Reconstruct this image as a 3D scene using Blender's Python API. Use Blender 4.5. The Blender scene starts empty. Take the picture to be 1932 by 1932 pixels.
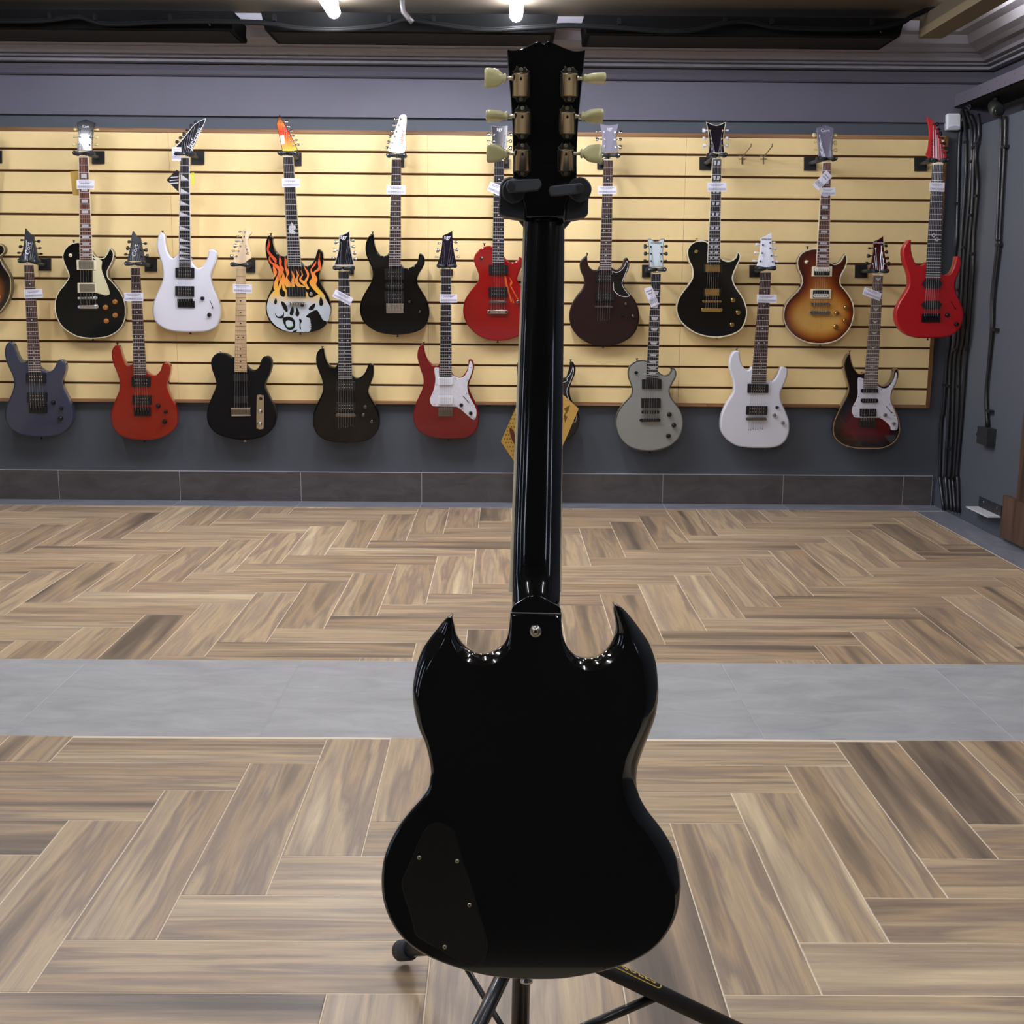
import bpy, bmesh, math, random
from mathutils import Vector, Matrix, geometry
random.seed(7)
# ---------------------------------------------------------------- camera, world, exposure, lamps
F, PITCH, YAW, ROLL, CAMH = 2284.136, 0.1822, 0.0085, 0.0084, 1.049      # focal length in pixels of a 1932 px frame
fwd = Vector((math.sin(YAW)*math.cos(PITCH), math.cos(YAW)*math.cos(PITCH), -math.sin(PITCH)))
rt0 = Vector((math.cos(YAW), -math.sin(YAW), 0)); up0 = rt0.cross(fwd)
rt = rt0*math.cos(ROLL) + up0*math.sin(ROLL); up = up0*math.cos(ROLL) - rt0*math.sin(ROLL)
scn = bpy.context.scene
cd = bpy.data.cameras.new('camera'); cam = bpy.data.objects.new('camera', cd); scn.collection.objects.link(cam)
cd.sensor_width = 36; cd.lens = F/1932*36; cd.clip_start = .02
cam.matrix_world = Matrix(((rt.x, up.x, -fwd.x, 0), (rt.y, up.y, -fwd.y, 0), (rt.z, up.z, -fwd.z, CAMH), (0, 0, 0, 1)))
scn.camera = cam
w = bpy.data.worlds.new('world'); scn.world = w; w.use_nodes = True
w.node_tree.nodes['Background'].inputs[0].default_value = (.75, .82, 1, 1)
w.node_tree.nodes['Background'].inputs[1].default_value = .03
vs = scn.view_settings; vs.view_transform = 'Standard'; vs.look = 'None'; vs.gamma = 1; vs.exposure = .70; vs.use_curve_mapping = False
LAMP = 28.0          # emission of the ceiling tubes
# tube lamps: x, y near end, y far end (the two in view hang just before the guitar wall)
TUBES = [(-.72, 4.35, 5.40, 1.15), (.046, 4.35, 5.43, 1.15), (-2.25, 4.3, 4.93, 1.1), (-1.49, 4.3, 4.93, 1.1), (.81, 4.2, 4.85, .9), (-1.2, 2.1, 2.9, .6), (.9, 2.1, 2.9, .6), (1.6, 3.0, 3.9, .6),
         (-1.49, .7, 1.9, 1), (-.2, .9, 2.1, 1), (1.1, .7, 1.9, 1), (-.9, -.8, .4, 1), (.8, -.8, .4, 1)]
CEIL = 2.23

D = 5.957
ORG = Vector((0, 0, CAMH))
def ray(x, y): return fwd + rt*((x-966)/F) - up*((y-966)/F)
def atZ(x, y, z=0):
    d = ray(x, y); return ORG + d*((z-CAMH)/d.z)
def atY(x, y, Y):
    d = ray(x, y); return ORG + d*(Y/d.y)
def atX(x, y, X):
    d = ray(x, y); return ORG + d*(X/d.x)
class Pl:      # leaning plane Y = y0 + s*(z0 - z) - o
    def __init__(s, y0, sl, z0): s.y0, s.s, s.z0 = y0, sl, z0
    def at(s, p, o=0):
        d = ray(*p); t = (s.y0 - o + s.s*(s.z0-CAMH))/(d.y + s.s*d.z); return ORG + d*t
CROPS = {'A': (0, 200), 'B': (0, 420), 'C': (0, 620), 'D': (190, 420), 'E': (190, 620), 'F': (370, 420), 'G': (370, 620), 'H': (480, 200), 'I': (570, 420), 'J': (570, 620), 'K': (760, 420), 'L': (760, 620), 'M': (1050, 420),
         'N': (1020, 640, 6.9), 'O': (1250, 420), 'P': (1300, 620), 'Q': (1450, 420), 'R': (1500, 620), 'S': (1680, 200, 7.667), 'T': (1680, 440, 7.667), 'U': (1680, 680, 7.667), 'U2': (1680, 850, 7.667),
         'a': (0, 0, 3.864), 'b': (450, 0, 3.864), 'c': (1050, 0, 3.864), 'd': (1500, 0, 4.472), 'h': (850, 50, 4.829), 'V': (700, 1100, 3.22), 'W': (700, 1450, 3.22), 'Y': (900, 1050, 7.728), 'X': (1750, 100, 10.615), 'Z': (0, 0, 1)}
def P(s):      # "B 1168,290! 1100,292" -> [((x, y) in photo pixels, sharp)]
    c = (0, 0, 1); out = []
    for t in s.split():
        if t in CROPS: c = CROPS[t]; c = c if len(c) == 3 else c + (7.728,); continue
        sh = t.endswith('!'); x, y = t.rstrip('!').split(',')
        out.append(((c[0]+float(x)/c[2], c[1]+float(y)/c[2]), sh))
    return out
def pts(s): return [p for p, _ in P(s)]
def smooth(pl, n=4, closed=True):
    m = len(pl); out = []
    for i in range(m if closed else m-1):
        (p1, s1), (p2, s2) = pl[i], pl[(i+1) % m]
        if closed: p0, p3 = pl[i-1][0], pl[(i+2) % m][0]
        else: p0, p3 = pl[max(i-1, 0)][0], pl[min(i+2, m-1)][0]
        if s1: p0 = (2*p1[0]-p2[0], 2*p1[1]-p2[1])
        if s2: p3 = (2*p2[0]-p1[0], 2*p2[1]-p1[1])
        k = 1 if (s1 and s2) else n
        for j in range(k):
            t = j/k; a = []
            for d in (0, 1):
                a.append(.5*(2*p1[d] + (p2[d]-p0[d])*t + (2*p0[d]-5*p1[d]+4*p2[d]-p3[d])*t*t + (3*p1[d]-p0[d]-3*p2[d]+p3[d])*t**3))
            out.append(tuple(a))
    if not closed: out.append(pl[-1][0])
    return out
def area(o): return sum(o[i-1][0]*o[i][1]-o[i][0]*o[i-1][1] for i in range(len(o)))/2
def inset(o, b):
    n = len(o); sg = 1 if area(o) > 0 else -1; out = []
    bb = b if isinstance(b, (list, tuple)) else [b]*n
    for i in range(n):
        x0, y0 = o[i-1]; x1, y1 = o[i]; x2, y2 = o[(i+1) % n]
        a = Vector((x1-x0, y1-y0)); c = Vector((x2-x1, y2-y1))
        if a.length < 1e-9: a = c
        if c.length < 1e-9: c = a
        a.normalize(); c.normalize(); na = Vector((-a.y, a.x))*sg; nc = Vector((-c.y, c.x))*sg
        m = na+nc
        if m.length < .3: m = na
        m.normalize(); k = bb[i]/max(m.dot(na), .6)
        out.append((x1+m.x*k, y1+m.y*k))
    return out
# ---------------------------------------------------------------- materials
def lin(h):
    c = [int(h[i:i+2], 16)/255 for i in (0, 2, 4)]
    return tuple(v/12.92 if v <= .04045 else ((v+.055)/1.055)**2.4 for v in c) + (1,)
MC = {}
def mat(h, rough=.5, metal=0, coat=0, spec=.5, bump=0, bscale=60, var=0, vscale=8, emit=0, alpha=1, key=''):
    k = (h, rough, metal, coat, spec, bump, bscale, var, vscale, emit, alpha, key)
    if k in MC: return MC[k]
    m = bpy.data.materials.new('m_'+h); m.use_nodes = True; nt = m.node_tree; b = nt.nodes['Principled BSDF']
    b.inputs['Base Color'].default_value = lin(h); b.inputs['Roughness'].default_value = rough; b.inputs['Metallic'].default_value = metal
    b.inputs['Coat Weight'].default_value = coat; b.inputs['Coat Roughness'].default_value = .03; b.inputs['Specular IOR Level'].default_value = spec
    b.inputs['Alpha'].default_value = alpha
    if emit: b.inputs['Emission Color'].default_value = lin(h); b.inputs['Emission Strength'].default_value = emit
    if var or bump:
        tc = nt.nodes.new('ShaderNodeTexCoord')
    if var:
        n = nt.nodes.new('ShaderNodeTexNoise'); n.inputs['Scale'].default_value = vscale; n.inputs['Detail'].default_value = 6
        nt.links.new(tc.outputs['Object'], n.inputs['Vector'])
        mx = nt.nodes.new('ShaderNodeMix'); mx.data_type = 'RGBA'; c = lin(h)
        mx.inputs[6].default_value = tuple(v*(1-var) for v in c[:3])+(1,); mx.inputs[7].default_value = tuple(min(1, v*(1+var)) for v in c[:3])+(1,)
        nt.links.new(n.outputs['Fac'], mx.inputs[0]); nt.links.new(mx.outputs[2], b.inputs['Base Color'])
    if bump:
        n = nt.nodes.new('ShaderNodeTexNoise'); n.inputs['Scale'].default_value = bscale
        nt.links.new(tc.outputs['Object'], n.inputs['Vector'])
        bp = nt.nodes.new('ShaderNodeBump'); bp.inputs['Strength'].default_value = bump; bp.inputs['Distance'].default_value = .002
        nt.links.new(n.outputs['Fac'], bp.inputs['Height']); nt.links.new(bp.outputs[0], b.inputs['Normal'])
    MC[k] = m; return m
def ramp(nt, stops, fac):
    r = nt.nodes.new('ShaderNodeValToRGB'); e = r.color_ramp.elements
    while len(e) < len(stops): e.new(.5)
    for i, (p, c) in enumerate(stops): e[i].position = p; e[i].color = lin(c) if isinstance(c, str) else c
    nt.links.new(fac, r.inputs[0]); return r
def wood_mat(name, cols, sx=1.3, sy=16, rough=.38, grain=.35, along=0, spec=.45):
    m = bpy.data.materials.new(name); m.use_nodes = True; nt = m.node_tree; N = nt.nodes.new; L = nt.links.new; b = nt.nodes['Principled BSDF']
    tc = N('ShaderNodeTexCoord'); oi = N('ShaderNodeObjectInfo')
    ad = N('ShaderNodeVectorMath'); ad.operation = 'MULTIPLY_ADD'; ad.inputs[1].default_value = (31, 17, 9)
    cb = N('ShaderNodeCombineXYZ'); [L(oi.outputs['Random'], cb.inputs[i]) for i in range(3)]
    L(cb.outputs[0], ad.inputs[0]); L(tc.outputs['Object'], ad.inputs[2])
    def noise(sc, det, dist=0, rough_=.55):
        mp = N('ShaderNodeMapping'); mp.inputs['Scale'].default_value = sc; L(ad.outputs[0], mp.inputs[0])
        n = N('ShaderNodeTexNoise'); n.inputs['Scale'].default_value = 1; n.inputs['Detail'].default_value = det; n.inputs['Distortion'].default_value = dist; n.inputs['Roughness'].default_value = rough_
        L(mp.outputs[0], n.inputs['Vector']); return n.outputs['Fac']
    ax = lambda a, c: (a, c, c) if along == 0 else ((c, a, c) if along == 1 else (c, c, a))
    band = noise(ax(sx*.6, sy*.75), 2, .15); fine = noise(ax(7, 260), 4, .3, .75); mid = noise(ax(2.4, 55), 4, 1.2)
    patch = noise(ax(2.2, 26), 5, .5, .6)
    def math_(op, a, bb):
        q = N('ShaderNodeMath'); q.operation = op
        for i, v in enumerate((a, bb)):
            if isinstance(v, float): q.inputs[i].default_value = v
            else: L(v, q.inputs[i])
        return q.outputs[0]
    f = math_('ADD', band, math_('MULTIPLY', math_('SUBTRACT', oi.outputs['Random'], .5), .3))
    f = math_('ADD', f, math_('MULTIPLY', math_('SUBTRACT', patch, .5), .35))
    r = ramp(nt, cols, f)
    g = math_('ADD', math_('MULTIPLY', fine, grain), math_('MULTIPLY', mid, grain*.9)); g = math_('ADD', g, 1-grain*.95)
    mx = N('ShaderNodeVectorMath'); mx.operation = 'SCALE'; L(r.outputs[0], mx.inputs[0]); L(g, mx.inputs['Scale'])
    L(mx.outputs[0], b.inputs['Base Color']); b.inputs['Roughness'].default_value = rough; b.inputs['Specular IOR Level'].default_value = spec
    bp = N('ShaderNodeBump'); bp.inputs['Strength'].default_value = .12; bp.inputs['Distance'].default_value = .001; L(fine, bp.inputs['Height']); L(bp.outputs[0], b.inputs['Normal'])
    return m
M_PLANK = wood_mat('wood_look_tile', [(.2, '685a4c'), (.34, '8f7b66'), (.43, 'b69a78'), (.5, '978270'), (.57, 'c8ae88'), (.66, 'a9937c'), (.8, 'dcc59e')], grain=.5)
M_TRIM = wood_mat('brown_trim_wood', [(.3, '6b4a2c'), (.5, '8d6540'), (.7, 'a87c52')], 2, 40, .5)
M_TRIMV = wood_mat('brown_trim_wood_upright', [(.3, '5d3f20'), (.5, '7d5730'), (.7, '946a40')], 2, 40, .5, along=2)
M_PLY = wood_mat('dark_brown_board', [(.3, '33241a'), (.5, '4e382a'), (.7, '63493a')], 3, 14, .6, along=2)
M_ROSE = wood_mat('rosewood', [(.3, '2a1a16'), (.5, '3c2620'), (.7, '55382c')], 8, 60, .45, along=2)
M_ROSER = wood_mat('red_rosewood', [(.3, '4a2418'), (.5, '6b3a26'), (.7, '83492f')], 8, 60, .45, along=2)
M_EBON = wood_mat('ebony', [(.3, '17141a'), (.5, '221d22'), (.7, '302829')], 8, 60, .4, along=2)
M_BIRDW = wood_mat('grey_rosewood', [(.3, '41342c'), (.5, '594a3e'), (.7, '6d5c4e')], 8, 60, .45, along=2)
M_MAPLE = wood_mat('maple', [(.3, 'c9a880'), (.5, 'd8b98f'), (.7, 'e6cba4')], 5, 30, .4, grain=.15, along=2)
M_SLAT = mat('f4d89b', .5, var=.04, vscale=25, bump=.05, bscale=300)
M_GROOVE = mat('6b4a2c', .8)
def stone_mat(name, c1, c2, c3, rough):
    m = bpy.data.materials.new(name); m.use_nodes = True; nt = m.node_tree; N = nt.nodes.new; L = nt.links.new; b = nt.nodes['Principled BSDF']
    tc = N('ShaderNodeTexCoord'); oi = N('ShaderNodeObjectInfo'); ad = N('ShaderNodeVectorMath'); ad.operation = 'ADD'
    cb = N('ShaderNodeCombineXYZ'); q = N('ShaderNodeMath'); q.operation = 'MULTIPLY'; q.inputs[1].default_value = 40; L(oi.outputs['Random'], q.inputs[0]); L(q.outputs[0], cb.inputs[0])
    L(cb.outputs[0], ad.inputs[0]); L(tc.outputs['Object'], ad.inputs[1])
    mp = N('ShaderNodeMapping'); mp.inputs['Scale'].default_value = (5, 12, 12); L(ad.outputs[0], mp.inputs[0])
    n = N('ShaderNodeTexNoise'); n.inputs['Scale'].default_value = 1; n.inputs['Detail'].default_value = 10; n.inputs['Roughness'].default_value = .65; n.inputs['Distortion'].default_value = .8
    L(mp.outputs[0], n.inputs['Vector']); r = ramp(nt, [(.3, c1), (.52, c2), (.75, c3)], n.outputs['Fac'])
    L(r.outputs[0], b.inputs['Base Color']); b.inputs['Roughness'].default_value = rough
    bp = N('ShaderNodeBump'); bp.inputs['Strength'].default_value = .15; bp.inputs['Distance'].default_value = .002; L(n.outputs['Fac'], bp.inputs['Height']); L(bp.outputs[0], b.inputs['Normal'])
    return m
M_STONE = stone_mat('grey_stone_tile', '9d9e9e', 'acadac', 'bcbdba', .42)
M_STONED = stone_mat('dark_grey_stone_tile', '6e7078', '7d7f87', '8e9097', .45)
M_BASET = stone_mat('charcoal_skirting_tile', '453f3f', '524c4b', '605a58', .5)
M_GROUT = mat('f0e0c4', .8)
M_GROUTG = mat('b0b0b2', .8)
M_WALL = mat('4d525a', .62, var=.05, vscale=3, bump=.08, bscale=200)
M_FASCIA = mat('5f5d69', .55, var=.08, vscale=5, bump=.12, bscale=40)
M_CEIL = mat('4c4233', .75, var=.05, vscale=2)
M_BLK = mat('0b0b0c', .3); M_BLKM = mat('131314', .6); M_BLKG = mat('050506', .08, coat=1)
M_CHR = mat('c9c7c2', .16, metal=1); M_CHRD = mat('77726c', .3, metal=1); M_GOLD = mat('d0aa62', .22, metal=1); M_NICK = mat('c4bba6', .3, metal=1)
M_WHITE = mat('e9e6e4', .4); M_CREAM = mat('e9dfbf', .45); M_STR = mat('b9b9bb', .3, metal=.8); M_FRET = mat('dcdcdc', .35, metal=.5)
M_PEARL = mat('d9d7de', .25, var=.16, vscale=70)
M_INL = mat('cfd0d2', .3, var=.12, vscale=90)
def grad_mat(name, stops, attr='edge', rough=.12, coat=1, wood=0):
    m = bpy.data.materials.new(name); m.use_nodes = True; nt = m.node_tree; N = nt.nodes.new; L = nt.links.new; b = nt.nodes['Principled BSDF']
    a = N('ShaderNodeAttribute'); a.attribute_name = attr
    r = ramp(nt, stops, a.outputs['Fac']); out = r.outputs[0]
    if wood:
        tc = N('ShaderNodeTexCoord'); mp = N('ShaderNodeMapping'); mp.inputs['Scale'].default_value = (60, 60, 6); L(tc.outputs['Object'], mp.inputs[0])
        n = N('ShaderNodeTexNoise'); n.inputs['Scale'].default_value = 1; n.inputs['Detail'].default_value = 4; L(mp.outputs[0], n.inputs['Vector'])
        q = N('ShaderNodeMath'); q.operation = 'MULTIPLY_ADD'; q.inputs[1].default_value = wood; q.inputs[2].default_value = 1-wood/2; L(n.outputs['Fac'], q.inputs[0])
        v = N('ShaderNodeVectorMath'); v.operation = 'SCALE'; L(out, v.inputs[0]); L(q.outputs[0], v.inputs['Scale']); out = v.outputs[0]
    L(out, b.inputs['Base Color']); b.inputs['Roughness'].default_value = rough; b.inputs['Coat Weight'].default_value = coat; b.inputs['Coat Roughness'].default_value = .03
    return m
# ---------------------------------------------------------------- object helpers
COL = scn.collection; ORI = {}
def thing(name, label, cat, loc, group=None, kind=None):
    o = bpy.data.objects.new(name, None); COL.objects.link(o); o.empty_display_size = .05; o.location = loc
    o['label'] = label
    if cat: o['category'] = cat
    if group: o['group'] = group
    if kind: o['kind'] = kind
    ORI[o.name] = Vector(loc); return o
def struct(o): o['kind'] = 'structure'; return o
def obj(name, verts, faces, m, parent=None, sm=None, loc=None):
    if parent: org = ORI[parent.name]
    elif loc is not None: org = Vector(loc)
    else:
        vv = [Vector(v) for v in verts]; org = Vector((sum(v.x for v in vv)/len(vv), sum(v.y for v in vv)/len(vv), min(v.z for v in vv)))
    me = bpy.data.meshes.new(name); me.from_pydata([Vector(v)-org for v in verts], [], faces)
    bm = bmesh.new(); bm.from_mesh(me); bmesh.ops.recalc_face_normals(bm, faces=bm.faces)
    for f in bm.faces: f.smooth = bool(sm) and len(f.verts) <= 4
    bm.to_mesh(me); bm.free()
    for x in (m if isinstance(m, (list, tuple)) else [m]): me.materials.append(x)
    o = bpy.data.objects.new(name, me); COL.objects.link(o)
    if parent: o.parent = parent; ORI[o.name] = org if parent.type == 'EMPTY' else ORI[parent.name]
    else: o.location = org; ORI[o.name] = org
    return o
def rings(rs, close=True, cap=True):
    n = len(rs[0]); v = [p for r in rs for p in r]; f = []
    for k in range(len(rs)-1):
        for i in range(n if close else n-1): j = (i+1) % n; f.append((k*n+i, k*n+j, (k+1)*n+j, (k+1)*n+i))
    if cap: f.append(tuple(range(n))); f.append(tuple(range((len(rs)-1)*n, len(rs)*n)))
    return v, f
def bxv(x0, x1, y0, y1, z0, z1):
    v = [(x, y, z) for x in (x0, x1) for y in (y0, y1) for z in (z0, z1)]
    return v, [(0, 1, 3, 2), (4, 6, 7, 5), (0, 4, 5, 1), (2, 3, 7, 6), (0, 2, 6, 4), (1, 5, 7, 3)]
def box(name, x0, x1, y0, y1, z0, z1, m, parent=None): v, f = bxv(x0, x1, y0, y1, z0, z1); return obj(name, v, f, m, parent)
def merge(*vf):
    V, Fs = [], []
    for v, f in vf: k = len(V); V += list(v); Fs += [tuple(i+k for i in q) for q in f]
    return V, Fs
def tubev(path, r, n=8, cap=True):
    path = [Vector(p) for p in path]; rs = []; prev = None
    for i, p in enumerate(path):
        t = (path[min(i+1, len(path)-1)] - path[max(i-1, 0)]).normalized()
        a = prev or (Vector((0, 0, 1)) if abs(t.z) < .9 else Vector((1, 0, 0)))
        u = (a - t*a.dot(t)).normalized(); prev = u; w_ = t.cross(u)
        rr = r[i] if isinstance(r, (list, tuple)) else r
        rs.append([p + (u*math.cos(2*math.pi*k/n) + w_*math.sin(2*math.pi*k/n))*rr for k in range(n)])
    return rings(rs, cap=cap)
def tube(name, path, r, m, parent=None, n=8): v, f = tubev(path, r, n); return obj(name, v, f, m, parent, sm=True)
AWAY = Vector((0, 1, 0))
def prismv(o2, pl, o, th, bev=0, away=None):
    aw = away or AWAY
    if bev:
        i2 = inset(o2, bev); s = bev*.0025
        rs = [[pl.at(p, o) for p in i2], [pl.at(p, o-s) for p in o2], [pl.at(p, o-s) + aw*(th-s) for p in o2]]
    else: rs = [[pl.at(p, o) for p in o2], [pl.at(p, o)+aw*th for p in o2]]
    return rings(rs)
def prism(name, o2, pl, o, th, m, parent=None, bev=0, sm=False): v, f = prismv(o2, pl, o, th, bev); return obj(name, v, f, m, parent, sm=sm)
def disc(c, r, n=16, ry=None): return [(c[0]+r*math.cos(2*math.pi*i/n), c[1]+(ry or r)*math.sin(2*math.pi*i/n)) for i in range(n)]
def rrect(x0, y0, x1, y1, r, k=3):
    o = []
    for cx, cy, a in ((x1-r, y0+r, -90), (x1-r, y1-r, 0), (x0+r, y1-r, 90), (x0+r, y0+r, 180)):
        for i in range(k+1): t = math.radians(a+90*i/k); o.append((cx+r*math.cos(t), cy+r*math.sin(t)))
    return o
def rr_quad(q, r):   # rounded quad from 4 corner pixels
    o = []
    for i in range(4):
        a, b, c = Vector(q[i-1]), Vector(q[i]), Vector(q[(i+1) % 4]); u = (a-b).normalized()*r; v = (c-b).normalized()*r
        for t in (0, .33, .67, 1): p = b + u*(1-t)**2 + v*t*t; o.append(tuple(p))
    return o
def font_mesh(name, body, size, m, space=1, align='CENTER'):
    cu = bpy.data.curves.new(name, 'FONT'); cu.body = body; cu.align_x = align; cu.align_y = 'CENTER'; cu.size = size; cu.extrude = .0002; cu.space_character = space; cu.resolution_u = 2
    t = bpy.data.objects.new(name, cu); COL.objects.link(t); dg = bpy.context.evaluated_depsgraph_get(); me = bpy.data.meshes.new_from_object(t.evaluated_get(dg))
    bpy.data.objects.remove(t); bpy.data.curves.remove(cu); me.materials.clear(); me.materials.append(m); return me
def text(body, c, size_px, pl, o, m, parent, ang=0, name='lettering'):
    p = pl.at(c, o); px = (p-ORG).dot(fwd)/F; me = font_mesh(name, body, size_px*px*1.35, m)
    t = bpy.data.objects.new(name, me); COL.objects.link(t); t.parent = parent
    x = Vector((1, 0, 0)); y = Vector((0, -pl.s, 1)).normalized(); a = math.radians(-ang)
    X = x*math.cos(a)+y*math.sin(a); Yv = -x*math.sin(a)+y*math.cos(a); n = X.cross(Yv)
    t.matrix_local = Matrix.Translation(p - ORI[parent.name]) @ Matrix((X, Yv, n)).transposed().to_4x4()
    return t
# ---------------------------------------------------------------- room shell
XR, XL, YB = 2.165, -4.2, -3.2
struct(box('floor', XL, 2.6, YB, D+.1, -.06, -.0008, M_GROUT))
FL = bpy.data.objects['floor']
struct(box('ceiling', XL, 2.6, YB, D+.1, CEIL, CEIL+.08, M_CEIL))
struct(box('wall_back', XL, 2.6, D, D+.1, -.06, CEIL, M_WALL))
struct(box('wall_left', XL-.1, XL, YB, D+.1, -.06, CEIL, M_WALL))
struct(box('wall_front', XL, 2.6, YB-.1, YB, -.06, CEIL, mat('2a2b2e', .7)))
struct(box('wall_right', XR, 2.32, YB, D, -.06, 1.80, M_WALL))
struct(box('wall_right_upper', 2.32, 2.6, YB, D, -.06, CEIL, mat('3b3b40', .7)))
def plank(name, x0, x1, y0, y1, vertical, m, parent, zt=0.0, cut=None):
    g = .0011
    X0, X1, Y0, Y1 = x0, x1, y0, y1
    if cut: X0, X1, Y0, Y1 = max(x0, cut[0]), min(x1, cut[1]), max(y0, cut[2]), min(y1, cut[3])
    if X1-X0 < .012 or Y1-Y0 < .012: return None
    X0 += g; X1 -= g; Y0 += g; Y1 -= g
    cx, cy = (X0+X1)/2, (Y0+Y1)/2; hx, hy = (X1-X0)/2, (Y1-Y0)/2
    if vertical: hx, hy = hy, hx
    b = .0012; key = (round(hx, 3), round(hy, 3), m.name)
    if key not in PM:
        rs = [[(sx*(hx-i), sy*(hy-i), z) for sx, sy in ((-1, -1), (1, -1), (1, 1), (-1, 1))] for i, z in ((b, 0), (0, -.0006), (0, -.012))]
        v, f = rings(rs); me = bpy.data.meshes.new(name); me.from_pydata(v, [], f); me.materials.append(m)
        bm = bmesh.new(); bm.from_mesh(me); bmesh.ops.recalc_face_normals(bm, faces=bm.faces); bm.to_mesh(me); bm.free(); PM[key] = me
    o = bpy.data.objects.new(name, PM[key]); COL.objects.link(o); o.parent = parent; o.location = Vector((cx, cy, zt)) - ORI[parent.name]
    if vertical: o.rotation_euler = (0, 0, math.pi/2)
    return o
PM = {}
U = .15
def herring(x0, y0, region):
    rx0, rx1, ry0, ry1 = region
    i0, i1 = int((rx0-x0)/U)-9, int((rx1-x0)/U)+9; j0, j1 = int((ry0-y0)/U)-9, int((ry1-y0)/U)+9
    for j in range(j0, j1):
        for i in range(i0, i1):
            k = (i-j) % 8
            if k == H0: plank('floor_plank', x0+i*U, x0+(i+4)*U, y0+j*U, y0+(j+1)*U, False, M_PLANK, FL, cut=region)
            if k == (H0+7) % 8: plank('floor_plank', x0+i*U, x0+(i+1)*U, y0+j*U, y0+(j+4)*U, True, M_PLANK, FL, cut=region)
YS0, YS1 = 2.7305, 3.3305
H0 = 0; herring(-.8546, 3.3607, (-2.75, 2.012, YS1, 5.80))
H0 = 5; herring(-.5594, 2.5693, (-1.65, 1.9, .75, YS0))
for i in range(-3, 5): plank('stone_tile', -1.171+.6*i, -1.171+.6*(i+1), YS0, YS1, False, M_STONE, FL, cut=(-2.9, XR, 0, 9))
for i in range(-2, 8): plank('border_tile', -2.1996+.6*i, -2.1996+.6*(i+1), 5.802, D, False, M_STONED, FL, cut=(-3.5, 2.165, 0, 9))
for k in range(6): plank('border_tile', 2.014, XR, 5.80-.6*(k+1)-.02, 5.80-.6*k-.02, True, M_STONED, FL, cut=(0, XR, YS1, 5.8))
WB = bpy.data.objects['wall_back']
sk = thing('baseboard_back', 'charcoal tile skirting along the foot of the guitar wall', None, (0, D, 0), kind='structure'); sk['kind'] = 'structure'
for i in range(-2, 8):
    x0, x1 = max(-2.1996+.6*i, -3.5), min(-2.1996+.6*(i+1), 2.145)
    if x1 > x0: box('skirting_tile', x0+.0016, x1-.0016, D-.009, D, .002, .147, M_BASET, sk)
box('grout_edge', -3.5, 2.147, D-.0075, D, .0, .150, M_GROUTG, sk)
t = thing('shop_counter', 'black shop counter behind the camera, seen only as reflection', 'counter', (0, -.7, 0))  # unseen block added so the near guitar's back reflects something dark
box('body', -1.1, 1.3, -1.0, -.24, 0, .93, mat('101012', .6), t); box('worktop', -1.14, 1.34, -1.04, -.20, .93, .96, mat('1a1a1c', .4), t)
box('stone_joint_bed', -3, 2.165, YS0+.002, YS1-.001, -.004, -.0005, M_GROUTG, FL); box('stone_joint_bed', -3.5, 2.165, 5.802, D, -.004, -.0005, M_GROUTG, FL); box('stone_joint_bed', 2.0145, 2.165, YS1, 5.802, -.004, -.0005, M_GROUTG, FL)
M_PAN = mat('dfe8ff', emit=2.6)  # unseen glowing panels, added to streak the near guitar's neck with reflections
for i, (x0, x1, ya, yb) in enumerate(((-4.198, -4.17, -2.4, -2.2), (-4.198, -4.17, -.2, .15), (-2.9, -2.6, -3.198, -3.17), (1.7, 1.85, -3.198, -3.17), (2.14, 2.163, -1.9, -1.7), (-4.198, -4.17, 2.1, 2.2))):
    t = thing('lit_display_panel', ['narrow lit panel on left wall, farthest behind the camera', 'wide lit panel on left wall beside the camera', 'lit panel on the wall behind the camera, left one', 'lit panel on the wall behind the camera, right one', 'narrow lit panel on the right wall behind the camera', 'thin lit panel on left wall ahead of the camera'][i], 'display panel', ((x0+x1)/2, (ya+yb)/2, .5), 'lit display panels')
    box('frame', x0, x1, ya-.02 if x0 < -3 or x1 > 2 else ya, yb, .48, 2.02, M_BLKM, t); dx = .004
    if i in (2, 3): box('light_face', x0+.02, x1-.02, yb, yb+dx, .5, 2.0, M_PAN, t)
    elif i == 4: box('light_face', x0-dx, x0, ya, yb-.02, .5, 2.0, M_PAN, t)
    else: box('light_face', x1, x1+dx, ya, yb-.02, .5, 2.0, M_PAN, t)
# fascia, crown moulding
struct(box('trim_1', XL, 2.32, D-.02, D, 1.837, 2.010, M_FASCIA))
def profile(name, pr, m, right=False):
    # pr: (distance from wall, z); runs along the back wall to the mitre, and along the upper right wall
    pr2 = pr + [(-.02, pr[-1][1]), (-.02, pr[0][1])]
    v, f = rings([[(XL, D-d, z) for d, z in pr2], [(2.32-d, D-d, z) for d, z in pr2], [(2.32-d, YB, z) for d, z in pr2]]); return struct(obj(name, v, f, m))
M_CROWN = mat('85828a', .42)
profile('trim_2', [(.021, 2.014), (.03, 2.020), (.026, 2.04), (.036, 2.062)], mat('54515c', .5))
profile('trim_3', [(.05, 2.068), (.075, 2.069), (.075, 2.079), (.058, 2.081), (.058, 2.085), (.095, 2.086), (.100, 2.091), (.086, 2.093), (.086, 2.096), (.120, 2.098), (.128, 2.110), (.150, 2.122), (.150, 2.125), (.178, 2.127), (.2, 2.14), (.235, 2.150), (.25, 2.185), (.30, 2.19), (.32, CEIL)], M_CROWN)
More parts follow.
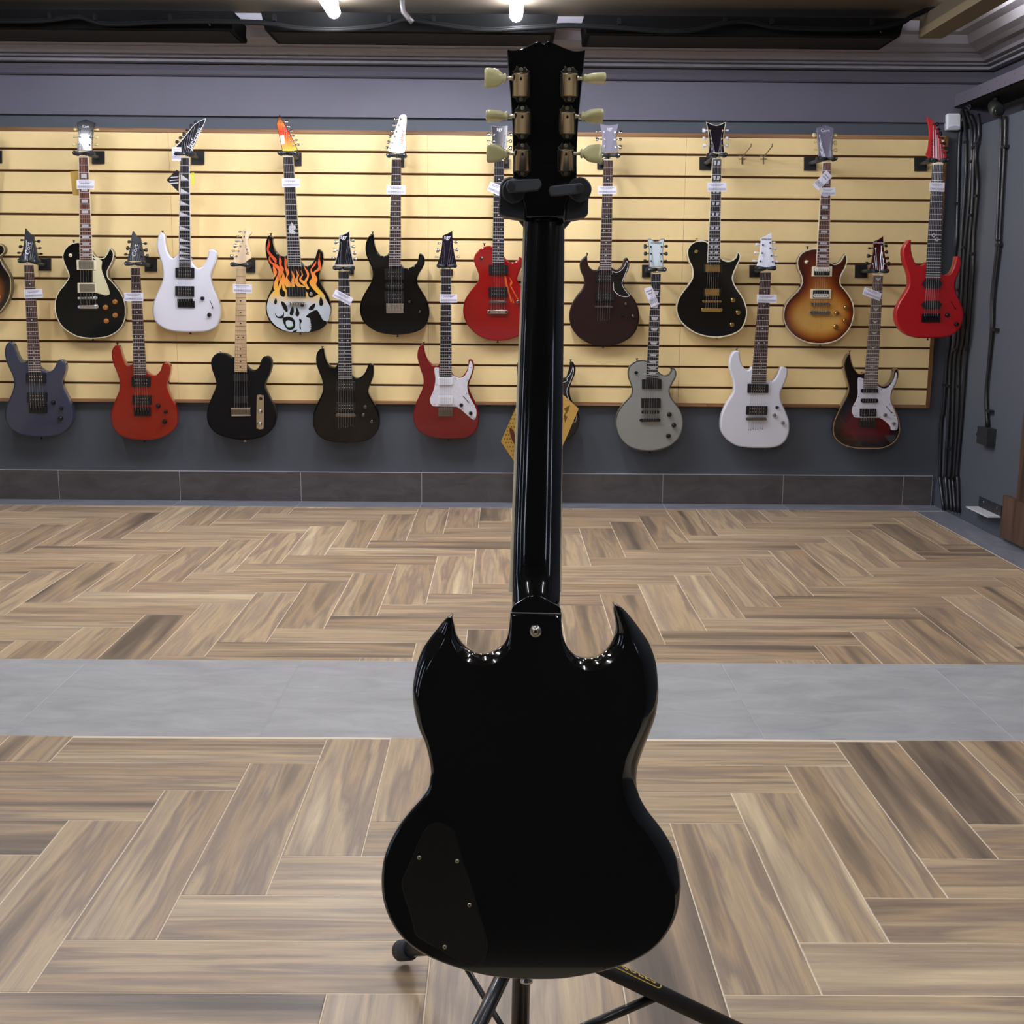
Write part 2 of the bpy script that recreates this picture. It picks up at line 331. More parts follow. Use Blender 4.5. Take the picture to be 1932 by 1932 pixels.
# slatwall display board
SX1 = 2.092; SZT, SZB = 1.772, .490
bd = thing('slatwall_display_board', 'cream slatwall display board with horizontal grooves and brown wooden edging', 'display board', (0, D, SZB))
box('groove_backing', -3.0, SX1-.012, D-.012, D, SZB+.01, SZT-.01, M_GROOVE, bd)
seam = [SX1-.014-1.2195*k for k in range(5)][::-1]; seam[0] = max(seam[0], -3.0)
zs = [1.6791-.0997*k for k in range(12)]                       # groove centres
edges = [SZT-.014]+zs+[SZB+.016]
sm_ = {}
for k in range(len(seam)-1):
    for j in range(13):
        zt = edges[j] - (.0055 if j else 0); zb = edges[j+1] + (.0055 if j < 12 else 0)
        box('slat', seam[k]+.0006, seam[k+1]-.0006, D-.031, D-.012, zb, zt, M_SLAT, bd)
def bar(name, x0, x1, z0, z1, m, dd=.036): return box(name, x0, x1, D-dd, D, z0, z1, m, bd)
bar('edge_trim', -3.0, -.02, SZT-.013, SZT+.004, M_TRIM); bar('edge_trim', -.019, 2.083, SZT-.013, SZT+.004, M_TRIM)
bar('edge_trim', SX1-.012, SX1+.003, SZB, SZT+.004, M_TRIMV); bar('edge_trim', -3.0, 1.0, SZB, SZB+.016, M_TRIM); bar('edge_trim', 1.001, SX1-.012, SZB, SZB+.016, M_TRIM)
# ceiling housings
def housing(x0, x1, yf, yb, z0, z1, label):
    t = thing('ceiling_housing', label, 'housing', ((x0+x1)/2, (yf+yb)/2, z0), 'black housings under the ceiling')
    v, f = rings([[(x, y, z) for x, y, z in ((x0, yf, z1), (x1, yf, z1), (x1-.012, yf+.02, z0+.0), (x0+.012, yf+.02, z0))], [(x, y, z) for x, y, z in ((x0, yb, z1), (x1, yb, z1), (x1-.012, yb-.01, z0), (x0+.012, yb-.01, z0))]])
    obj('case', v, f, mat('050505', .8, spec=.1), t)
    box('underside_panel', x0+.03, x1-.03, yf+.05, yb-.04, z0-.003, z0+.001, mat('121110', .7, spec=.2), t)
    for xx in (x0+.1, x1-.1): tube('screw', [(xx, yf+.003, z0+.014), (xx, yf-.005, z0+.014)], .004, M_CHR, t)
for a, b_, lab in ((-3.4, -1.152, 'black box-shaped housing under ceiling at the left end of the guitar wall'), (-1.035, .225, 'long black housing under ceiling above the near guitar, between two grey gaps'), (.335, 1.70, 'long black housing under ceiling over the right half of the guitar wall')):
    housing(a, b_, 5.43, 5.76, 2.125, CEIL-.035, lab)
struct(box('trim_4', -3.4, 1.72, 5.63, 5.76, CEIL-.034, CEIL, M_CROWN))
t = thing('light_pelmet', 'olive brown pelmet board under ceiling along the right wall with light behind', 'pelmet', (1.75, 4.9, 2.12))
pb = [atZ(1735, 75, 2.125), atZ(1763, 80, 2.125)]
def pelm(px, z): return [atZ(a, b2, z) for a, b2 in px]
v0 = pelm([(1733, 70), (1758, 82)], 2.13); d1 = atZ(1838, 0, 2.13)-v0[0]
y0 = v0[0].y; x0 = v0[0].x
box('board', x0, x0+.10, 2.2, y0, 2.125, 2.16, mat('6a5d45', .6), t); box('upstand', x0, x0+.02, 2.2, y0, 2.16, CEIL-.02, M_CEIL, t)
o_ = box('light_strip', x0+.05, x0+.08, 2.3, y0-.35, 2.161, 2.186, mat('ffffff', emit=60), t)
# tube lamps on the ceiling
M_LAMP = mat('f2f5ff', emit=LAMP); M_LAMPF = mat('f0f3ff', emit=LAMP*2.2)
for i, (x, ya, yb, s) in enumerate(TUBES):
    t = thing('tube_lamp', ['lit white tube lamp under ceiling, left one of the two in view', 'lit white tube lamp under ceiling right above the near guitar'][i] if i < 2 else 'lit white tube lamp under ceiling, out of the picture', 'lamp', (x, (ya+yb)/2, CEIL), 'ceiling tube lamps')
    box('lamp_base', x-.02, x+.02, ya, yb, CEIL-.02, CEIL, M_WHITE, t)
    tube('tube', [(x, ya+.01, CEIL-.042), (x, yb-.01, CEIL-.042)], .024*s, M_LAMPF if i < 4 else M_LAMP, t, 12)
# cables along the ceiling edge
def z_at(x, y, Y): return atY(x, y, Y)
cb = thing('ceiling_cable', 'black cable sagging between clips along the ceiling edge over guitar wall', 'cable', (0, 5.40, 2.15))
CP = [(-60, 40), (60, 41), (115, 36), (150, 33), (190, 45), (240, 46), (310, 42), (420, 42), (510, 46), (560, 55), (640, 58), (720, 50), (765, 37), (800, 42), (860, 52), (920, 58), (990, 55), (1060, 50), (1110, 51), (1170, 54), (1250, 60), (1310, 58), (1370, 44), (1410, 42), (1460, 52), (1540, 56), (1640, 55), (1700, 44), (1720, 33), (1760, 15), (1790, -5)]
cpath = smooth([(p, False) for p in CP], 4, False)
v, f = tubev([atY(a, b2, 5.38) for a, b2 in cpath], .0075, 8); obj('cord', v, f, mat('0c0c0c', .8, spec=.1), cb, sm=True)
v, f = tubev([atY(a, b2-4, 5.395) for a, b2 in cpath], .006, 8); obj('cord', v, f, mat('0c0c0c', .8, spec=.1), cb, sm=True)
for cx_, cy_ in ((95, 35), (180, 37), (322, 38), (518, 38), (735, 40), (818, 40), (1168, 45), (1368, 43), (1456, 45), (1645, 46)):
    p = atY(cx_, cy_, 5.385); box('clip', p.x-.007, p.x+.007, p.y-.012, p.y+.012, p.z-.004, p.z+.022, mat('0c0c0c', .8, spec=.1), cb)
dp = thing('cable_drop', 'dark conduit coming down from the ceiling to the sagging cable', 'conduit', atY(765, 35, 5.33))
tube('conduit', [atY(a, b2, 5.33) for a, b2 in ((756, -30), (759, 8), (761, 22), (770, 33), (778, 42))], .011, mat('3a3634', .5), dp)
# cables down the right wall
LBL = ['black cable in the wall corner, first one beside the slatwall', 'black cable in the wall corner, second from the slatwall', 'black cable in the wall corner, middle one of five', 'black cable in the wall corner, fourth from the slatwall', 'black cable in the wall corner, last and most bent of five']
CW = ["X 660,1120 X 700,1330 S 1005,400 985,900 960,1900 T 930,350 850,1550 U 815,0 770,700 735,900 710,1650 U2 715,400 770,860",
      "X 700,1150 S 1080,250 1095,900 1030,1900 T 940,1500 U 870,0 840,800 790,1650 U2 800,400 830,860",
      "X 790,1180 S 1185,400 1150,1250 1090,1900 T 1060,400 990,1500 U 930,0 900,800 860,1650 U2 850,400 890,880",
      "X 880,1250 S 1230,330 1200,900 1190,1300 1150,1900 T 1100,800 1060,1500 U 1000,0 970,800 920,1650 U2 900,400 940,890",
      "X 1020,1230 S 1285,400 1235,700 1265,1100 1240,1500 1205,1900 T 1190,600 1120,1500 U 1090,0 1030,800 960,1650 U2 970,400 985,900"]
def onwall(a, b2, off=.012):
    p = atX(a, b2, XR-off)
    if p.y > D-off: p = atY(a, b2, D-off)
    return p
for s, lab in zip(CW, LBL):
    path = [onwall(*p) for p in smooth([(p, False) for p in pts(s)], 4, False)]
    t = thing('wall_cable', lab, 'cable', path[-1], 'cables in the wall corner')
    v, f = tubev(path, .0085, 8); obj('cord', v, f, mat('1a1a1d', .35), t, sm=True)
    for q in (6, 14, 22, 30):
        if q < len(path): p = path[q]; box('clip', p.x-.012, p.x+.006, p.y-.012, p.y+.010, p.z-.006, p.z+.006, M_BLKM, t)
t = thing('socket_cable', 'pair of black cables running down the right wall to the black socket box', 'cable', onwall(1863, 800))
for dx in (0, 9):
    path = [onwall(p[0]+dx*(1-i/30), p[1]) for i, p in enumerate(smooth([(p, False) for p in pts("S 1600,150 1600,500 1570,1200 1540,1900 T 1545,190 1470,900 1460,1370 1420,1900 U 1385,500 1410,955")], 4, False))]
    v, f = tubev(path, .0075, 8); obj('cord', v, f, mat('17171a', .35), t, sm=True)
for yy, xx in ((277, 1897), (462, 1885), (622, 1878), (776, 1868)):
    p = onwall(xx, yy); box('clip', p.x-.012, p.x+.01, p.y-.02, p.y+.02, p.z-.006, p.z+.006, M_BLKM, t)
p = onwall(1860, 819, 0); t = thing('socket_box', 'black double socket box on the right wall below the cable pair', 'socket', p)
box('case', XR-.04, XR, p.y-.115, p.y+.0, p.z-.04, p.z+.035, mat('24272b', .5), t)
for k in (0, 1): v, f = tubev([(XR-.035+k*.018, p.y+.0005, p.z), (XR-.035+k*.018, p.y+.003, p.z)], .008, 12); obj('outlet', v, f, M_BLK, t)
# steel angle bracket, paint scratches, brown boards
p = atX(1868, 955, XR); t = thing('wall_bracket', 'small white-topped steel angle bracket low on the right wall', 'bracket', p)
box('plate', XR-.004, XR, p.y-.13, p.y+.12, p.z-.022, p.z+.024, mat('22242a', .5), t); box('ledge', XR-.06, XR-.004, p.y-.13, p.y+.12, p.z-.028, p.z-.022, mat('c9c9cc', .5), t)
for yy in (-.09, .06): tube('screw', [(XR-.004, p.y+yy, p.z+.008), (XR-.008, p.y+yy, p.z+.008)], .006, M_CHR, t)
t = thing('brown_board', 'tall brown wooden board against the right wall at picture edge', 'board', (XR, 4.2, .19))
box('panel', XR-.012, XR, 3.2, 4.98, .20, 1.78, M_PLY, t)
t = thing('low_brown_board', 'low brown wooden board along the foot of the right wall', 'board', (XR, 4.2, 0)); box('panel', XR-.022, XR-.001, 3.2, 5.09, .02, .2, M_PLY, t)
# perforated tray, sensor, camera
t = thing('perforated_cable_tray', 'grey perforated steel cable tray along the top of the right wall', 'cable tray', (2.2, 4.6, 1.92))
box('side', 2.115, 2.119, 3.0, D-.025, 1.905, 1.962, mat('5c5862', .5), t); box('bottom', 2.115, 2.30, 3.0, D-.025, 1.905, 1.908, mat('141412', .6), t)  # bottom coloured near black for the shade under the tray
for k in range(26): yy = 5.8-.09*k; v, f = tubev([(2.1145, yy, 1.945-(k % 2)*.02), (2.116, yy, 1.945-(k % 2)*.02)], .0035, 8); obj('slot', v, f, M_BLK, t)
c0 = atY(1800, 230, D-.03)
t = thing('motion_sensor', 'white motion sensor mounted high in the wall corner', 'sensor', c0)
pl0 = Pl(D-.05, 0, 0); so = rrect(1787.5, 214, 1812.5, 245, 3)
prism('case', so, pl0, 0, .045, mat('eef0f5', .35), t, bev=1.2, sm=True); prism('lens', [(1789, 243), (1791, 240), (1797, 237.5), (1804, 237), (1811, 239), (1811, 244)], pl0, .001, .003, mat('b9bcc6', .3), t)
prism('window', [(1791, 217), (1809, 217), (1809, 235), (1791, 236)], pl0, .001, .003, mat('dfe2ea', .3), t)
cc = atX(1882, 209, 2.17)
t = thing('security_camera', 'small dark round security camera under the cable tray', 'camera', cc)
v, f = tubev([cc+Vector((.01, .06, .03)), cc+Vector((0, .0, 0)), cc+Vector((0, -.012, -.003))], [.03, .032, .026], 20); obj('housing', v, f, mat('33352f', .35), t, sm=True)
v, f = tubev([cc+Vector((0, -.011, -.003)), cc+Vector((0, -.02, -.004))], [.019, .017], 20); obj('lens', v, f, mat('1c1f1e', .1, coat=1), t, sm=True)
v, f = tubev([cc+Vector((.01, .05, .02)), cc+Vector((.01, .05, .075))], .012, 10); obj('mount', v, f, M_BLKM, t, sm=True)
v, f = tubev([onwall(*p) for p in pts("X 680,1090 780,1060 860,1120 870,1040 760,1030")], .006, 8); t = thing('cable_coil', 'short black cable loop under the left end of cable tray', 'cable', onwall(1825, 205)); obj('cord', v, f, mat('2a2a2e', .4), t, sm=True)
# wire hooks
for i, x in enumerate((1400, 1440)):
    t = thing('wire_hook', ['thin steel wire hook on the slatwall, nearer the black gold-trimmed guitar', 'thin steel wire hook on the slatwall, nearer the honey sunburst guitar'][i], 'hook', atY(x, 300, D-.03), 'wire hooks on the slatwall')
    a = atY(x, 297, D-.034); e = atY(x+17, 276, D-.20)
    v, f = merge(tubev([atY(x, 310, D-.034), a, a+Vector((0, -.02, 0)), (a+e)/2, e, e+Vector((0, -.002, .012))], .0022, 6), tubev([atY(x-6, 300, D-.034), atY(x+7, 300, D-.034)], .002, 6), tubev([atY(x-6, 294, D-.034), atY(x+7, 294, D-.034)], .002, 6))
    obj('wire', v, f, mat('8c7f6c', .35, metal=1), t, sm=True)
# ---------------------------------------------------------------- wall guitars
def fret_v(n, tot): return (1-2**(-n/12))/(1-2**(-(tot+.6)/12))
def body_mesh(o2, pl, th, bev=2.6, m=None, parent=None, edge=False, name='body'):
    i1, i2 = inset(o2, bev), inset(o2, bev*.35)
    s = .0026
    # front face triangulated with an 'edge' attribute: distance of the paint from the rim, for bursts
    X0, X1 = min(p[0] for p in o2), max(p[0] for p in o2); Y0, Y1 = min(p[1] for p in o2), max(p[1] for p in o2)
    def inside(x, y):
        c = False
        for k in range(len(o2)):
            a, b = o2[k-1], o2[k]
            if (a[1] > y) != (b[1] > y) and x < (b[0]-a[0])*(y-a[1])/(b[1]-a[1])+a[0]: c = not c
        return c
    def dist(x, y):
        m_ = 1e9
        for k in range(len(o2)):
            ax, ay = o2[k-1]; bx, by = o2[k]; dx, dy = bx-ax, by-ay; t = max(0, min(1, ((x-ax)*dx+(y-ay)*dy)/(dx*dx+dy*dy+1e-9)))
            m_ = min(m_, math.hypot(x-ax-dx*t, y-ay-dy*t))
        return m_
    g = 5.0 if edge else 1e9; P2 = [Vector(p) for p in i1]; n1 = len(P2); yy = Y0 if edge else 1e9
    while yy < Y1:
        xx = X0
        while xx < X1:
            if inside(xx, yy) and dist(xx, yy) > bev+2.5: P2.append(Vector((xx+random.uniform(-.4, .4), yy)))
            xx += g
        yy += g
    vs_, es, fs, *_ = geometry.delaunay_2d_cdt(P2, [(i, (i+1) % n1) for i in range(n1)], [list(range(n1))], 1, 1e-6)
    V = [pl.at((p.x, p.y), 0) for p in vs_]; ed = [dist(p.x, p.y) if edge else 0 for p in vs_]; n0 = len(V); Fs = [tuple(f) for f in fs]
    rs = [[pl.at(p, 0) for p in i1], [pl.at(p, -s*.35*bev/2) for p in i2], [pl.at(p, -s*bev/1.6) for p in o2], [pl.at(p, -s)+AWAY*(th-.005) for p in o2], [pl.at(p, 0)+AWAY*th for p in i1]]
    v2, f2 = rings(rs, cap=False); n = len(o2); bk0 = len(v2); v2 += [pl.at((p.x, p.y), 0)+AWAY*th for p in vs_]; f2 += [tuple(i+bk0 for i in q) for q in fs]
    V += v2; Fs += [tuple(i+n0 for i in q) for q in f2]; ed += [bev]*n + [0]*(4*n+len(vs_))
    o = obj(name, V, Fs, m, parent, sm=True)
    if not edge: return o
    at = o.data.attributes.new('edge', 'FLOAT', 'POINT'); at.data.foreach_set('value', [d_/30 for d_ in ed])
    return o
def hanger(pl, cx, cy, plate, g, wid, lab):
    """wall plate, arm, yoke and two padded fingers"""
    (x0, y0), (x1, y1) = plate
    pw = Pl(D-.040, 0, 0); c = pw.at(((x0+x1)/2, (y0+y1)/2))
    t = thing('guitar_hanger', lab, 'hanger', c, 'black guitar hangers')
    prism('wall_plate', [(x0, y0), (x1, y0), (x1, y1), (x0, y1)], pw, 0, .009, mat('1b1a1c', .5), t)
    yk = pl.at((cx, cy), -.012)
    tube('arm', [c, c+Vector((0, -.05, 0)), yk+Vector((0, .02, 0))], .0085, mat('3a3d40', .45), t)
    hw = wid/2
    L, R_ = pl.at((cx-hw, cy), -.006), pl.at((cx+hw, cy), -.006)
    tube('yoke', [L+Vector((0, -.004, .0)), L+Vector((.004, .014, 0)), yk+Vector((0, .018, 0)), R_+Vector((-.004, .014, 0)), R_+Vector((0, -.004, 0))], .0065, M_BLKM, t)
    for s, px in ((-1, cx-hw), (1, cx+hw)):
        a = pl.at((px, cy), 0); b = pl.at((px-s*hw*.82, cy+1.0), 0)
        tube('padded_finger', [a+Vector((0, .030, 0)), a+Vector((0, -.012, 0))], .0105, mat('1c1c20', .55), t, 12)
        v, f = tubev([a+Vector((0, -.012, 0)), (a+b)/2+Vector((0, -.013, 0)), b+Vector((0, -.012, 0))], [.0085, .0085, .006], 8); obj('gate', v, f, mat('2b2e34', .5), t, sm=True)
        v, f = tubev([a+Vector((0, -.020, 0)), a+Vector((0, -.024, 0))], .0035, 10); obj('bolt', v, f, M_CHR, t)
def tag(q, pl, lab, o=.012, lines=True, col='e9e6f2'):
    t = thing('price_tag', lab, 'price tag', pl.at(q[3], o), 'price tags on the guitar necks')
    prism('card', q, pl, o, .0012, mat(col, .35), t)
    def L(u, v): return ((q[0][0]*(1-u)+q[1][0]*u)*(1-v)+(q[3][0]*(1-u)+q[2][0]*u)*v, (q[0][1]*(1-u)+q[1][1]*u)*(1-v)+(q[3][1]*(1-u)+q[2][1]*u)*v)
    if lines:
        prism('grey_band', [L(.05, .60), L(.97, .60), L(.97, .86), L(.05, .86)], pl, o+.0006, .0006, mat('b9b8c4', .5), t)
        for v0, a, b in ((.16, .12, .85), (.3, .2, .75), (.68, .25, .5)): prism('print_line', [L(a, v0), L(b, v0), L(b, v0+.05), L(a, v0+.05)], pl, o+.0012, .0006, mat('8f90a0', .5), t)
def wall_guitar(g):
    out = smooth(P(g['body']), 4); nut, end = pts(g['nut']), pts(g['end'])
    (nx0, ny0), (nx1, ny1) = nut
    gy = g.get('y0', 5.765); zn = atY((nx0+nx1)/2, ny0, gy-.01).z
    pl = Pl(gy, g.get('sl', .12), zn)                 # plane of the body front
    base = pl.at(max(out, key=lambda p: p[1]))
    root = thing(g.get('name', 'electric_guitar'), g['label'], 'guitar', base, g['group'])
    m = g['mat']
    if g.get('side'): m = [m, g['side']]
    b = body_mesh(out, pl, .042, g.get('bev', 2.6), m, root, edge=g.get('edge', False))
    if g.get('side'):
        for p in b.data.polygons:
            if abs(p.normal.y) < .5: p.material_index = 1
    if g.get('bind'):
        o1, o2 = inset(out, -.5), inset(out, g.get('bw', 1.1)); n = len(out)
        rs = [[pl.at(p, -.0045) for p in o1], [pl.at(p, .0006) for p in o1], [pl.at(p, .0006) for p in o2], [pl.at(p, -.0045) for p in o2]]
        v, f = rings(rs, cap=False); obj('binding', v, f, g['bind'], root, sm=False)
    def Q(u, v, w=0):
        xl, yl = nut[0][0]*(1-v)+end[0][0]*v, nut[0][1]*(1-v)+end[0][1]*v; xr, yr = nut[1][0]*(1-v)+end[1][0]*v, nut[1][1]*(1-v)+end[1][1]*v
        return (xl*(1-u)+xr*u, yl*(1-u)+yr*u)
    fo = .009
    # neck behind the fretboard, fretboard, binding, frets, inlays
    nk = [Q(.04, -.01), Q(.96, -.01), Q(1, 1), Q(0, 1)]
    v, f = rings([[pl.at(p, fo-.006) for p in nk], [pl.at(p, fo-.014) for p in nk], [pl.at(p, fo-.026) for p in [Q(.25, -.01), Q(.75, -.01), Q(.8, 1), Q(.2, 1)]]])
    obj('neck', v, f, g.get('neck', M_ROSER), root)
    if g.get('nbind'): prism('neck_binding', [Q(-.06, 0), Q(1.06, 0), Q(1.05, 1), Q(-.05, 1)], pl, fo-.0012, .005, g['nbind'], root)
    prism('fretboard', [Q(.0, 0), Q(1, 0), Q(1, 1), Q(0, 1)], pl, fo, .006, g['fb'], root)
    h = .011
    prism('nut', [Q(0, -.006), Q(1, -.006), Q(1, .004), Q(0, .004)], pl, fo+.001, .006, M_CREAM if g.get('nutc') != 'k' else M_BLK, root)
    N = g.get('frets', 22); fm = g.get('fretm', M_FRET)
    for k in range(1, N+1):
        v0 = fret_v(k, N); hh = .55/abs(end[0][1]-nut[0][1])
        prism('fret', [Q(0, v0-hh), Q(1, v0-hh), Q(1, v0+hh), Q(0, v0+hh)], pl, fo+.0009, .0015, fm, root)
    kind = g.get('inlay', 'dot'); im = g.get('inlm', M_INL)
    for k in g.get('ink', (3, 5, 7, 9, 12, 15, 17, 19, 21)):
        if k > N: continue
        va, vb = fret_v(k-1, N), fret_v(k, N); vm = (va+vb)/2; dv = vb-va; sh = []
        a0, a1 = va+dv*.22, va+dv*.78
        if kind == 'block': sh = [[Q(.2, a0), Q(.8, a0), Q(.8, a1), Q(.2, a1)]]
        elif kind == 'trap': sh = [[Q(.18, a0), Q(.86, a0), Q(.74, a1), Q(.30, a1)]]
        elif kind == 'shark': sh = [[Q(.06, a0-dv*.1), Q(.95, a1+dv*.1), Q(.06, a1+dv*.1)]]
        elif kind == 'split': sh = [[Q(.12, a0), Q(.44, a0), Q(.36, a1), Q(.2, a1)], [Q(.60, a0), Q(.88, a0), Q(.8, a1), Q(.52, a1)]]
        elif kind == 'bird': sh = [[Q(.2, vm-dv*.22), Q(.5, vm-dv*.02), Q(.8, vm-dv*.22), Q(.62, vm+dv*.1), Q(.5, vm+dv*.3), Q(.38, vm+dv*.1)]]
        elif kind == 'ring':
            if k == 12: sh = [disc(Q(.4, vm-dv*.4), 3.6), disc(Q(.66, vm+dv*.5), 3.6)]
        elif kind == 'dot':
            r = 1.35
            sh = [disc(Q(.28, vm), r, 8), disc(Q(.74, vm), r, 8)] if k == 12 else [disc(Q(g.get('dotu', .5), vm), r, 8)]
        for s_ in sh: prism('inlay', s_, pl, fo+.0004, .001, im, root)
        if kind == 'ring':
            for s_ in sh:
                c = (sum(p[0] for p in s_)/len(s_), sum(p[1] for p in s_)/len(s_)); prism('inlay_core', disc(c, 2.2), pl, fo+.0008, .001, M_EBON, root)
    # headstock on a backward tilted plane
    hp = Pl(pl.at(Q(.5, 0)).y-.004, -.20, pl.at(Q(.5, 0)).z)
    hs = smooth(P(g['head']), 3)
    hm = g['hmat']
    v, f = prismv(hs, hp, .001, .014, .5); hd_ = obj('headstock', v, f, hm, root)
    if g.get('hbind'):
        o1, o2 = inset(hs, -.3), inset(hs, .7)
        v, f = rings([[hp.at(p, -.002) for p in o1], [hp.at(p, .0018) for p in o1], [hp.at(p, .0018) for p in o2], [hp.at(p, -.002) for p in o2]], cap=False); obj('headstock_binding', v, f, g['hbind'], root)
    tm = g.get('tm', M_CHR); km = g.get('km', tm); hx = sum(p[0] for p in hs)/len(hs)
    posts = []
    for s_, side in ((g.get('tl', ''), -1), (g.get('tr', ''), 1)):
        for (x, y) in pts(s_) if s_ else []:
            # edge of the headstock at this height
            xs = []
            for k in range(len(hs)):
                a, b_ = hs[k-1], hs[k]
                if (a[1] > y) != (b_[1] > y): xs.append((b_[0]-a[0])*(y-a[1])/(b_[1]-a[1])+a[0])
            ex = (min(xs) if side < 0 else max(xs)) if xs else x-side*4
            ps = (ex-side*3.6, y+.6); posts.append(ps)
            a = hp.at((ex-side*1, y), -.010); b2 = hp.at((x-side*1.5, y), -.010)
            kx = random.uniform(.3, 1)
            v1 = tubev([a, b2], .0022, 6); ctr = hp.at((x+side*.8, y), -.010); hw, hh = .0065, .0088*kx+.002
            v2 = rings([[ctr+Vector((side*dx, ty*math.sqrt(max(0, 1-kx*kx))*.006+.002*tz, tz*hh*sc)) for tz, ty in ((-1, -.3), (-.7, .5), (0, 1), (.7, .5), (1, -.3), (.5, -1), (-.5, -1))] for dx, sc in ((-.008, .45), (-.004, .9), (.004, 1), (.0075, .7))])
            v, f = merge(v1, v2); tu = obj('tuner', v, f, km, root, sm=True)
            q = hp.at(ps, 0); v, f = merge(tubev([q+Vector((0, .002, 0)), q+Vector((0, -.003, 0))], .0045, 10), tubev([q+Vector((0, -.003, 0)), q+Vector((0, -.009, 0))], .0028, 8)); obj('tuner_post', v, f, tm, root)
    if g.get('text'):
        for (body, c, sz, ang, tmat) in g['text']:
            text(body, pts(c)[0], sz, hp, .0022, tmat, root, ang)
    # hardware
    for hw in g['hw']:
        k = hw[0]
        if k == 'hum' or k == 'humf' or k == 'cov' or k == 'zeb' or k == 'emg' or k == 'sin':
            q = pts(hw[1])
            if len(q) == 2: q = [q[0], (q[1][0], q[0][1]), q[1], (q[0][0], q[1][1])]
            c = (sum(p[0] for p in q)/4, sum(p[1] for p in q)/4)
            sh = lambda s1, s2, q=q, c=c: [(c[0]+(p[0]-c[0])*s1, c[1]+(p[1]-c[1])*s2) for p in q]
            pu = None
            if k in ('cov', 'zeb') or (k == 'hum' and len(hw) > 2):
                rm = hw[2]; prism('pickup_ring', rr_quad(q, 1), pl, .006, .006, rm, root, bev=.4)
                pu = prism('pickup', rr_quad(sh(.77, .76), 1.2), pl, .010, .009, hw[3] if k == 'cov' else mat('1b1a1a', .35), root, bev=.5)
                if k == 'zeb':
                    r1 = sh(.76, .74); up_ = hw[3] == 'up'; md = ((r1[0][1]+r1[3][1])/2); yy0, yy1 = (r1[0][1], md) if up_ else (md, r1[3][1])
                    prism('coil', rrect(r1[0][0], yy0, r1[1][0], yy1, 2.4), pl, .0112, .003, mat('e4dfd3', .35), pu, bev=.4)
            elif k == 'sin': pu = prism('pickup', rr_quad(q, (q[2][1]-q[1][1])*.45), pl, .009, .009, hw[2] if len(hw) > 2 else mat('121214', .35), root, bev=.5)
            else: pu = prism('pickup', rr_quad(q, 1.2 if k != 'humf' else 2.5), pl, .009, .009, hw[2] if len(hw) > 2 else mat('131316', .32), root, bev=.5)
            if k in ('hum', 'humf', 'sin', 'zeb'):
                rows = (.5,) if k == 'sin' else (.32, .68); vf = []
                if k == 'zeb': rows = (.36, .64)
                for rv in rows:
                    for i in range(6):
                        u = .2+.6*i/5 if k != 'zeb' else .22+.56*i/5; u = u if k != 'sin' else .18+.64*i/5
                        cx = (q[0][0]*(1-u)+q[1][0]*u)*(1-rv)+(q[3][0]*(1-u)+q[2][0]*u)*rv; cy = (q[0][1]*(1-u)+q[1][1]*u)*(1-rv)+(q[3][1]*(1-u)+q[2][1]*u)*rv
                        vf.append(prismv(disc((cx, cy), .95, 8), pl, .0118 if k == 'zeb' else .0098, .002))
                v, f = merge(*vf); obj('pole_pieces', v, f, hw[-1] if k == 'humf' and len(hw) > 3 else M_CHR, pu)
            if k == 'cov':
                vf = []; rv = hw[4] if len(hw) > 4 else .32
                for i in range(6):
                    u = .22+.56*i/5; cx = (q[0][0]*(1-u)+q[1][0]*u)*(1-rv)+(q[3][0]*(1-u)+q[2][0]*u)*rv; cy = (q[0][1]*(1-u)+q[1][1]*u)*(1-rv)+(q[3][1]*(1-u)+q[2][1]*u)*rv
                    vf.append(prismv(disc((cx, cy), .7, 8), pl, .0108, .002))
                v, f = merge(*vf); obj('pole_pieces', v, f, M_CHRD, pu)
        elif k == 'bar':      # bridge or tailpiece: rounded bar on two posts
            (x0, y0), (x1, y1) = pts(hw[1]); r = (y1-y0)/2
            nm = hw[3] if len(hw) > 3 else 'bridge'
            b_ = prism(nm, rrect(x0, y0, x1, y1, r*.95), pl, .014, .008, hw[2], root, bev=.8, sm=True)
            for xx in (x0+r, x1-r):
                c = pl.at((xx, (y0+y1)/2), .0); v, f = tubev([c+Vector((0, .001, 0)), c+Vector((0, -.016, 0))], .0055, 12); obj('post', v, f, hw[2], b_)
            if nm == 'bridge':
                for i in range(6): xx = x0+r*1.8+(x1-x0-r*3.6)*i/5; prism('saddle', [(xx-.8, y0+.3), (xx+.8, y0+.3), (xx+.8, y1-.3), (xx-.8, y1-.3)], pl, .0165, .005, M_CHRD if hw[2] != M_BLK else mat('2a2a2c', .3), b_)
        elif k == 'plate':    # tremolo or fixed bridge plate
            q = pts(hw[1]); b_ = prism('bridge', q, pl, .007, .006, hw[2], root, bev=.5)
            x0, x1 = min(p[0] for p in q), max(p[0] for p in q); y0, y1 = min(p[1] for p in q), max(p[1] for p in q)
            for i in range(6): xx = x0+(x1-x0)*(i+.5)/6; prism('saddle', rrect(xx-(x1-x0)/14, y0+(y1-y0)*.25, xx+(x1-x0)/14, y0+(y1-y0)*.8, .4), pl, .012, .005, hw[3] if len(hw) > 3 else hw[2], b_, bev=.3)
        elif k == 'knob':
            c = pts(hw[1])[0]; r = hw[3] if len(hw) > 3 else 4
            r_ = r*(pl.at(c)-ORG).dot(fwd)/F
            q = pl.at(c, 0); v, f = tubev([q, q+Vector((0, -.003, 0)), q+Vector((0, -.013, 0)), q+Vector((0, -.0145, 0))], [r_*1.05, r_, r_*.8, r_*.6], 16); kb = obj('knob', v, f, hw[2], root, sm=True)
